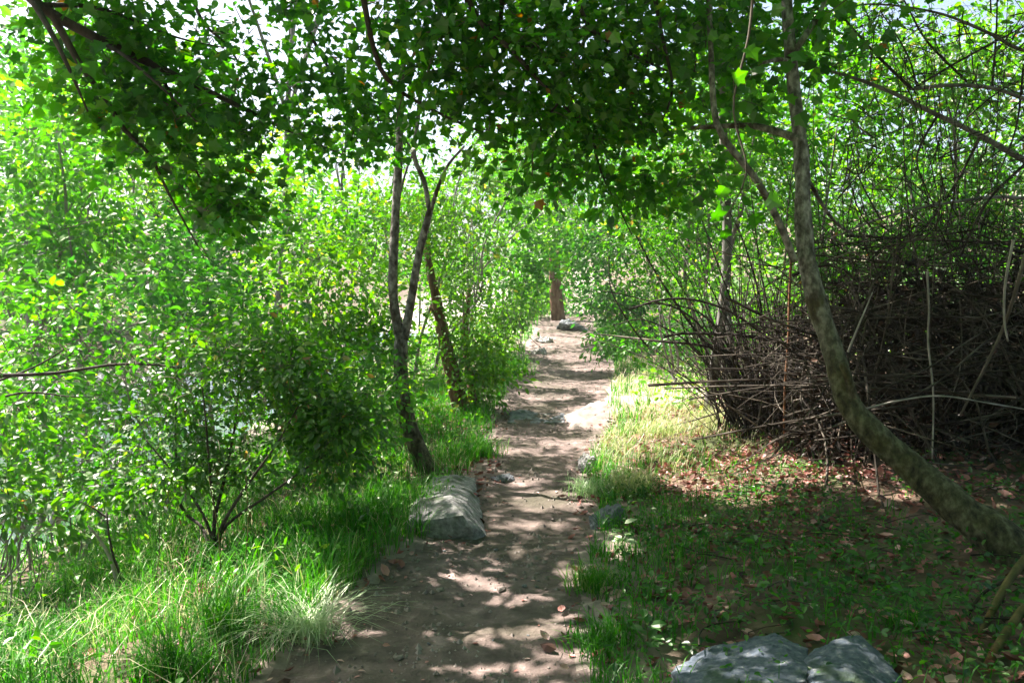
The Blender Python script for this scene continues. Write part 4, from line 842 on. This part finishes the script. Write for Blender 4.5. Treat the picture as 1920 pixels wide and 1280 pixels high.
for k in range(60):
    px, py = rng.uniform(1330, 1900), rng.uniform(890, 1230)
    q = G(px, py); 
    if dpath(q[0], q[1]) < .8: continue
    L2 = rng.uniform(.12, .4); an_ = rng.uniform(-.6, .6) if rng.random() < .7 else rng.uniform(0, 6.28)
    s = np.linspace(-.5, .5, 6); bend = rng.normal() * .10
    x = q[0] + np.cos(an_) * s * L2 - np.sin(an_) * bend * np.cos(s * 3); yy = q[1] + np.sin(an_) * s * L2 + np.cos(an_) * bend * np.cos(s * 3)
    z = np.maximum(H(x, yy) + .006, np.linspace(*(q[2] + rng.uniform(0, .10, 2)), 6))
    mm = MB(); tubes(mm, np.stack([x, yy, z], 1), np.linspace(1, .5, 6) * rng.uniform(.002, .005), 5)
    tag(mm.build('fallen_twig', TWIG if k % 3 else DEADTWIG, None, (q[0], q[1], q[2])), 'dry grey twig lying on the leafy ground of the right bank', 'twig', 'fallen twigs on the right bank')

# ================================================================== GRASS, LITTER, GROUND COVER
def blades(mb, x, y, h, w, lean, tint, z=None, m=0):
    n = len(x); z = H(x, y) - .01 if z is None else z
    az = rng.uniform(0, 2 * np.pi, n); d = np.stack([np.cos(az), np.sin(az)], 1)
    side = np.stack([-d[:, 1], d[:, 0]], 1)
    V = []
    for s, wf in ((0, 1), (.4, .85), (.75, .55)):
        hx = lean * s ** 2 * h
        c = np.stack([x + d[:, 0] * hx, y + d[:, 1] * hx, z + h * s * (1 - .25 * lean * s)], 1)
        o = np.concatenate([side * (w * wf * .5)[:, None], np.zeros((n, 1))], 1)
        V += [c - o, c + o]
    V.append(np.stack([x + d[:, 0] * lean * h, y + d[:, 1] * lean * h, z + h * (1 - .38 * lean)], 1))
    V = np.stack(V, 1)
    f = np.array([(0, 1, 3), (0, 3, 2), (2, 3, 5), (2, 5, 4), (4, 5, 6)])
    mb.add(V.reshape(-1, 3), (f[None] + (np.arange(n) * 7)[:, None, None]).reshape(-1, 3), m, np.repeat(tint, 7))
def scatter(n, x0, x1, y0, y1, dens):
    x = rng.uniform(x0, x1, n); y = rng.uniform(y0, y1, n)
    k = rng.random(n) < dens(x, y); return x[k], y[k]
def tufty(x, y, s=2.5, seed=0): return np.clip((fbm(xy(x * s, y * s), 100 + seed, 2) - .38) * 4, 0, 1)
def edge_d(x, y): return np.abs(dpath(x, y)) - pathw(y)
mb = MB()      # left bank grass
def dl(x, y):
    d = dpath(x, y); return np.where((d < 0) & ~on_path(x, y, .06), (.25 + .75 * tufty(x, y, 3.2, 1)) * np.clip(1.3 + d * .16, .25, 1), 0)
x, y = scatter(52000, -3.6, .3, 2.4, 6.6, dl); n = len(x)
blades(mb, x, y, rng.uniform(.07, .30, n) * (.6 + .6 * tufty(x, y, 1.1, 2)), rng.uniform(.004, .008, n), rng.uniform(.15, 1.0, n), np.clip(rng.normal(size=n) * .22 + .28 + .3 * tufty(x, y, 1.5, 22), 0, 1))
x, y = scatter(42000, -6, 1.2, 6.6, 13, dl); n = len(x)
blades(mb, x, y, rng.uniform(.08, .30, n), rng.uniform(.006, .011, n), rng.uniform(.15, .9, n), np.clip(rng.normal(size=n) * .2 + .5, 0, .97))
x, y = scatter(16000, -8, 2.0, 13, 24, dl); n = len(x)
blades(mb, x, y, rng.uniform(.10, .35, n), rng.uniform(.012, .02, n), rng.uniform(.15, .9, n), np.clip(rng.normal(size=n) * .2 + .55, 0, .97))
x, y = scatter(7000, -3.6, .3, 2.4, 8, dl); n = len(x)
blades(mb, x, y, rng.uniform(.06, .34, n), rng.uniform(.002, .005, n), rng.uniform(.4, 1.5, n), rng.uniform(.1, 1, n), None, 1)
tag(mb.build('grass', [GRASS, STRAW], smooth=False), 'lush green grass covering the bank left of the path', 'grass', kind='stuff')
mb = MB()      # right grass: green fringe near the path
def dr_(x, y):
    d = dpath(x, y) - pathw(y); return np.where((d > 0) & ~on_path(x, y, .05), tufty(x, y, 3.5, 3) * np.exp(-np.clip(d - .2, 0, 9) * 1.6), 0)
x, y = scatter(40000, .1, 3.2, 2.4, 9, dr_); n = len(x)
blades(mb, x, y, rng.uniform(.05, .2, n), rng.uniform(.004, .008, n), rng.uniform(.2, 1.0, n), np.clip(rng.normal(size=n) * .2 + .45, 0, .97))
x, y = scatter(26000, .8, 5, 9, 20, dr_); n = len(x)
blades(mb, x, y, rng.uniform(.10, .32, n), rng.uniform(.006, .012, n), rng.uniform(.15, .8, n), np.clip(rng.normal(size=n) * .2 + .55, 0, .99))
tag(mb.build('grass', GRASS, smooth=False), 'thin green grass fringe along the right edge of the path', 'grass', kind='stuff')
mb = MB()      # straw coloured grass patch in the sun
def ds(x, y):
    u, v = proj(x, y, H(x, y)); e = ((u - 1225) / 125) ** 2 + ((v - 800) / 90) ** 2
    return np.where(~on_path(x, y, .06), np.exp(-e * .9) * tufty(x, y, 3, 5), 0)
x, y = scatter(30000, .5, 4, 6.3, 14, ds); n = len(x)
blades(mb, x, y, rng.uniform(.08, .30, n), rng.uniform(.004, .008, n), rng.uniform(.2, 1.2, n), np.clip(rng.normal(size=n) * .25 + .35 + .6 * np.clip((y - 8.2) / 2.2, 0, 1), 0, 1))  # blades paler further off, the sun's glare painted into their tint
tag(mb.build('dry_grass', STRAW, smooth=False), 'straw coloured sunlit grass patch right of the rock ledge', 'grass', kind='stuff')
def tuft(label, px, py, n, h, spread, m, tone=.5, w=.006, bow=0.0):
    g = G(px, py); x = g[0] + rng.normal(size=n) * spread; y = g[1] + rng.normal(size=n) * spread
    mb = MB(); blades(mb, x, y, rng.uniform(.5, 1, n) * h, rng.uniform(.7, 1.2, n) * w, rng.uniform(.2 + .4 * bow, 1.3 + .5 * bow, n), np.clip(rng.normal(size=n) * .2 + tone, 0, 1))
    tag(mb.build('grass_tuft', m, None, g, smooth=False), label, 'grass tuft')
tuft('pale silvery grass tuft shining on the left path edge', 578, 1200, 300, .34, .05, PALEG, .7, .005, 1.0)
tuft('tall grass tuft with long arching blades left of the silvery tuft', 430, 1190, 260, .40, .07, GRASS, .55)
tuft('broad bladed plant at the near left picture corner', 40, 1290, 40, .26, .05, GRASS, .7, .02)
tuft('upright grass clump below the multi stemmed shrub', 330, 1265, 260, .3, .08, GRASS, .5)
tuft('bright grass clump on the left path edge under the brown trunks', 890, 855, 420, .30, .12, GRASS, .6, .008)
tuft('sunlit grass clump overhanging the left path edge further up', 955, 700, 380, .45, .18, GRASS, .65, .012)
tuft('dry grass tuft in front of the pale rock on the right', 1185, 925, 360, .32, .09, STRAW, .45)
tuft('green grass clump on the right bank above the rounded brown rock', 1110, 930, 260, .24, .07, PALEG, .4)
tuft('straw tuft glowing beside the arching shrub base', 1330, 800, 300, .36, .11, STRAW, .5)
tuft('fresh green grass tuft right of the path across from the boulder', 1110, 1100, 300, .20, .06, GRASS, .65)
tuft('green grass clump low on the right path edge near the camera', 1130, 1210, 300, .17, .07, GRASS, .45)
tuft('dark grass clump in shade left of the big boulder', 680, 985, 380, .26, .10, GRASS, .35)
tuft('grass clump drooping over the path below the boulder', 640, 1060, 320, .24, .08, GRASS, .5)
tuft('thin grass tuft standing near the flat blue rock', 1690, 1180, 90, .22, .06, GRASS, .4)
for lab, px, py, hh in [('feathery pale seed head stalk before the multi stemmed shrub', 415, 1110, .62), ('tall seed head stalk right of the dark shrub base', 455, 1090, .60), ('short seed head stalk left of the dark shrub base', 285, 1120, .5)]:
    g = G(px, py); tip = g + np.array([rng.normal() * .04, 0, hh]); root = thing('seed_stalk', lab, 'grass stalk', g)
    c = limb([g - [0, 0, .02], (g + tip) / 2 + [.02, 0, 0], tip], .003, .0016, root=root, org=g, m=MOSSTWIG, name='stalk', n=10, sides=4)
    mb = MB(); n = 34; ii = rng.integers(6, 10, n); pos = c[ii] + rng.normal(size=(n, 3)) * np.array([.014, .014, .02])
    put_leaves(mb, pos, rng.normal(size=(n, 3)) + np.array([0, 0, .6]), rng.normal(size=(n, 3)), rng.uniform(.010, .020, n), DIAMOND, 0, rng.uniform(.3, .8, n)); tag(mb.build('seed_head', PALEG, root, g, smooth=False), kind='stuff')

mb = MB()      # leaf litter
def dlit(x, y):
    e = dpath(x, y); u, v = proj(x, y, H(x, y)); band = np.exp(-((v - 900) / 40) ** 2) * (u > 1220)
    r = np.where(e > 0, np.clip((e - pathw(y)) * .8 + .15, 0, .55) + band, np.clip(-(e + pathw(y)) * 2 + .4, 0, .35)); return r * (.3 + .7 * tufty(x, y, 1.6, 7))
x, y = scatter(48000, -2.2, 6, 2.3, 10.5, dlit); n = len(x)
z = H(x, y) + rng.uniform(.004, .03, n)
put_leaves(mb, np.stack([x, y, z], 1), np.concatenate([rng.normal(size=(n, 2)), rng.normal(size=(n, 1)) * .25], 1), np.array([0, 0, 1]) + rng.normal(size=(n, 3)) * .6, .02 + .07 * rng.random(n) ** 1.6, CURL, 0, np.clip(rng.normal(size=n) * .26 + .48, 0, 1))
x, y = scatter(5000, -1.2, 2.2, 2.3, 18, lambda a, b: np.where(on_path(a, b), .15 + .5 * np.clip(np.abs(dpath(a, b)) / .6 - .4, 0, 1), 0)); n = len(x)
put_leaves(mb, np.stack([x, y, H(x, y) + .006], 1), np.concatenate([rng.normal(size=(n, 2)), np.zeros((n, 1))], 1), np.array([0, 0, 1]) + rng.normal(size=(n, 3)) * .2, rng.uniform(.012, .04, n), OVAL, 0, rng.uniform(.2, 1, n))
tag(mb.build('leaf_litter', LITTER, smooth=False), 'brown and pinkish dry leaves strewn over the right bank and path edges', 'leaf litter', kind='stuff')
mb = MB()      # grit on the path
x, y = scatter(24000, -1.3, 2.2, 2.2, 16, lambda a, b: np.where(on_path(a, b), np.clip(.15 + .9 * tufty(a, b, 2.2, 33), 0, 1) / (.4 + .12 * b), 0)); n = len(x)
oc = nrm(np.array([(1, 0, 0), (0, 1, 0), (-1, 0, 0), (0, -1, 0), (0, 0, .7), (.2, .1, -.6)], float)) ; of = np.array([(0, 1, 4), (1, 2, 4), (2, 3, 4), (3, 0, 4), (1, 0, 5), (2, 1, 5), (3, 2, 5), (0, 3, 5)])
sz = rng.uniform(.003, .010, n) + .018 * rng.random(n) ** 7; vv = oc[None] * sz[:, None, None] * rng.uniform(.6, 1.3, (n, 6, 1)); vv = vv + np.stack([x, y, H(x, y)], 1)[:, None]
mb.add(vv.reshape(-1, 3), (of[None] + (np.arange(n) * 6)[:, None, None]).reshape(-1, 3))
tag(mb.build('gravel', SOILSTONE, smooth=False), 'fine grit and crumbs of soil scattered on the trodden path', 'grit', kind='stuff')
mb = MB()      # ground cover
def dgc(x, y):
    d = dpath(x, y) - pathw(y); return np.where((d > .12) & (y < 6.4), tufty(x, y, 2.0, 9) * np.clip(1.5 - d * .35, .3, 1), 0)
x, y = scatter(19000, .2, 4.4, 2.3, 6.6, dgc); n = len(x)
put_leaves(mb, np.stack([x, y, H(x, y) + rng.uniform(.01, .10, n)], 1), rng.normal(size=(n, 3)) * np.array([1, 1, .4]), np.array([0, 0, 1]) + rng.normal(size=(n, 3)) * .45, rng.uniform(.015, .045, n), OVAL, 0, np.clip(rng.normal(size=n) * .25 + .4, 0, .98))
x, y = scatter(4600, .5, 4.6, 2.3, 6.2, lambda a, b: dgc(a, b) * tufty(a, b, 1.3, 44)); n = len(x)
put_leaves(mb, np.stack([x, y, H(x, y) + rng.uniform(.04, .22, n) * tufty(x, y, 1.3, 44)], 1), rng.normal(size=(n, 3)) * np.array([1, 1, .5]), np.array([0, -.1, 1]) + rng.normal(size=(n, 3)) * .5, rng.uniform(.02, .055, n), OVAL, 0, np.clip(rng.normal(size=n) * .25 + .4, 0, .98))
tag(mb.build('ground_cover', COOL, smooth=False), 'low ivy like leaves creeping over the shaded right bank', 'ground cover', kind='stuff')
mb = MB()
def dgl(x, y):
    d = dpath(x, y) + pathw(y); return np.where((d < -.1), tufty(x, y, 1.8, 11) * .6, 0)
x, y = scatter(16000, -6.5, .3, 2.4, 10, dgl); n = len(x)
put_leaves(mb, np.stack([x, y, H(x, y) + rng.uniform(.02, .28, n)], 1), rng.normal(size=(n, 3)) * np.array([1, 1, .5]), np.array([0, 0, 1]) + rng.normal(size=(n, 3)) * .5, rng.uniform(.025, .06, n), OVAL, 0, np.clip(rng.normal(size=n) * .2 + .5, 0, .98))
tag(mb.build('undergrowth', BRIGHT, smooth=False), 'small broad leaved weeds growing among the left bank grass', 'undergrowth', kind='stuff')
mb = MB()
def dgf(x, y):
    d = np.abs(dpath(x, y)) - pathw(y); bed = (dpath(x, y) < -5) & (dpath(x, y) > -10.3)
    return np.where((d > .35) & ~bed, tufty(x, y, .9, 15), 0)
x, y = scatter(120000, -16, 14, 9.5, 34, dgf); k = (dpath(x, y) < 2.0) | (y > 12.5) | (x > 8.4); x, y = x[k], y[k]; n = len(x)
hh = .15 + .75 * np.clip((np.abs(dpath(x, y)) - pathw(y) - .3) / 1.5, 0, 1) * tufty(x, y, .55, 16)
put_leaves(mb, np.stack([x, y, H(x, y) + rng.random(n) * hh], 1), rng.normal(size=(n, 3)) * np.array([1, 1, .6]), np.array([0, -.2, 1]) + rng.normal(size=(n, 3)) * .6, rng.uniform(.05, .10, n) * (1 + y / 40), OVAL, 0, np.clip(rng.normal(size=n) * .2 + .5 + (tufty(x, y, .7, 17) - .5) * .3, 0, .98))
tag(mb.build('undergrowth', YELLOW, smooth=False), 'leafy green undergrowth spreading over the far slopes beside the path', 'undergrowth', kind='stuff')
for lab, px, py in [('blue green leafy seedling in the shade of the right bank', 1475, 1100), ('bright green sprig beside the left corner rock', 1470, 1165), ('small leafy plant before the foot of the leaning trunk', 1620, 1085),
                    ('leafy sprig by the mossy sticks in the right corner', 1715, 1160), ('whitish leafed plant on the sunny right path edge', 1165, 1040), ('leafy weed in the shaded right bank opposite the boulder', 1225, 1120), ('dark seedling left of the corner rocks', 1210, 1225), ('cluster of creeping leaves above the corner rocks', 1420, 1060)]:
    g = G(px, py); root = thing('seedling', lab, 'plant', g); hh = rng.uniform(.10, .18)
    c = limb([g - [0, 0, .02], g + [.01, 0, hh * .5], g + [.0, .02, hh]], .003, .0015, root=root, org=g, m=MOSSTWIG, name='stem', n=8, sides=4)
    mb = MB(); n = 14; pos = c[rng.integers(2, 8, n)] ; az = rng.uniform(0, 6.28, n); dd = np.stack([np.cos(az), np.sin(az), rng.uniform(-.1, .5, n)], 1)
    put_leaves(mb, pos + dd * .02, dd, np.array([0, 0, 1]) + rng.normal(size=(n, 3)) * .3, rng.uniform(.045, .08, n), OVAL, 0, rng.uniform(.4, .8, n)); mb.build('leaves', PALEG if 'whitish' in lab else COOL, root, g, smooth=False)

# ================================================================== LIGHT, SKY, CAMERA
hm, hnt, hout, HN = mat('haze_air')
pv = HN('ShaderNodeVolumePrincipled', Density=.0011, Anisotropy=.35); pv.inputs['Color'].default_value = (.95, .97, 1, 1)
hnt.links.new(pv.outputs[0], hout.inputs['Volume'])
zz = H(X, Y); inb = (np.abs(X) < 46) & (Y > -12) & (Y < 62)
hv = np.array([(a, b, c) for a in (-45, 45) for b in (-10, 60) for c in (float(zz[inb].min()) - 1, 16.0)])
mb = MB(); q = np.array([(0, 1, 3, 2), (4, 6, 7, 5), (0, 4, 5, 1), (2, 3, 7, 6), (0, 2, 6, 4), (1, 5, 7, 3)])
mb.add(hv, np.concatenate([q[:, [0, 1, 2]], q[:, [0, 2, 3]]])); tag(mb.build('haze', hm, smooth=False), 'thin bright haze hanging in the woodland air', 'haze', kind='stuff')
w = bpy.data.worlds.new('World'); sc.world = w; w.use_nodes = True
nt = w.node_tree; bg = nt.nodes['Background']; sky = nt.nodes.new('ShaderNodeTexSky'); sky.sky_type = 'NISHITA'; sky.sun_disc = False
elev = math.asin(SUN[2]); azi = math.atan2(SUN[0], SUN[1])
sky.sun_elevation = elev; sky.sun_rotation = azi; sky.air_density = 1.0; sky.dust_density = 4.0
nt.links.new(sky.outputs[0], bg.inputs['Color']); bg.inputs['Strength'].default_value = .06
ld = bpy.data.lights.new('sun', 'SUN'); ld.energy = 5.0; ld.angle = math.radians(.5); ld.color = (1, .91, .85)
lo = bpy.data.objects.new('sun', ld); COL.objects.link(lo)
from mathutils import Vector
lo.rotation_euler = Vector((-SUN[0], -SUN[1], -SUN[2])).to_track_quat('-Z', 'Y').to_euler(); lo.location = (0, 0, 30)
cd = bpy.data.cameras.new('camera'); cd.sensor_width = 36; cd.lens = 36 * FPX / 1920; cd.clip_start = .05; cd.clip_end = 2000
co = bpy.data.objects.new('camera', cd); COL.objects.link(co); co.location = (0, 0, CAMZ); co.rotation_euler = (math.pi / 2 - PITCH, 0, 0)
sc.camera = co
vs = sc.view_settings; vs.view_transform = 'Standard'; vs.look = 'None'; vs.gamma = 1; vs.exposure = 2.4
cy_ = sc.cycles; cy_.max_bounces = 7; cy_.diffuse_bounces = 4; cy_.transmission_bounces = 5; cy_.glossy_bounces = 2; cy_.sample_clamp_indirect = 6; cy_.volume_bounces = 0
print('LEAVES', LEAFCOUNT[0], 'TRIS', sum(len(o.data.polygons) for o in sc.objects if o.type == 'MESH'))
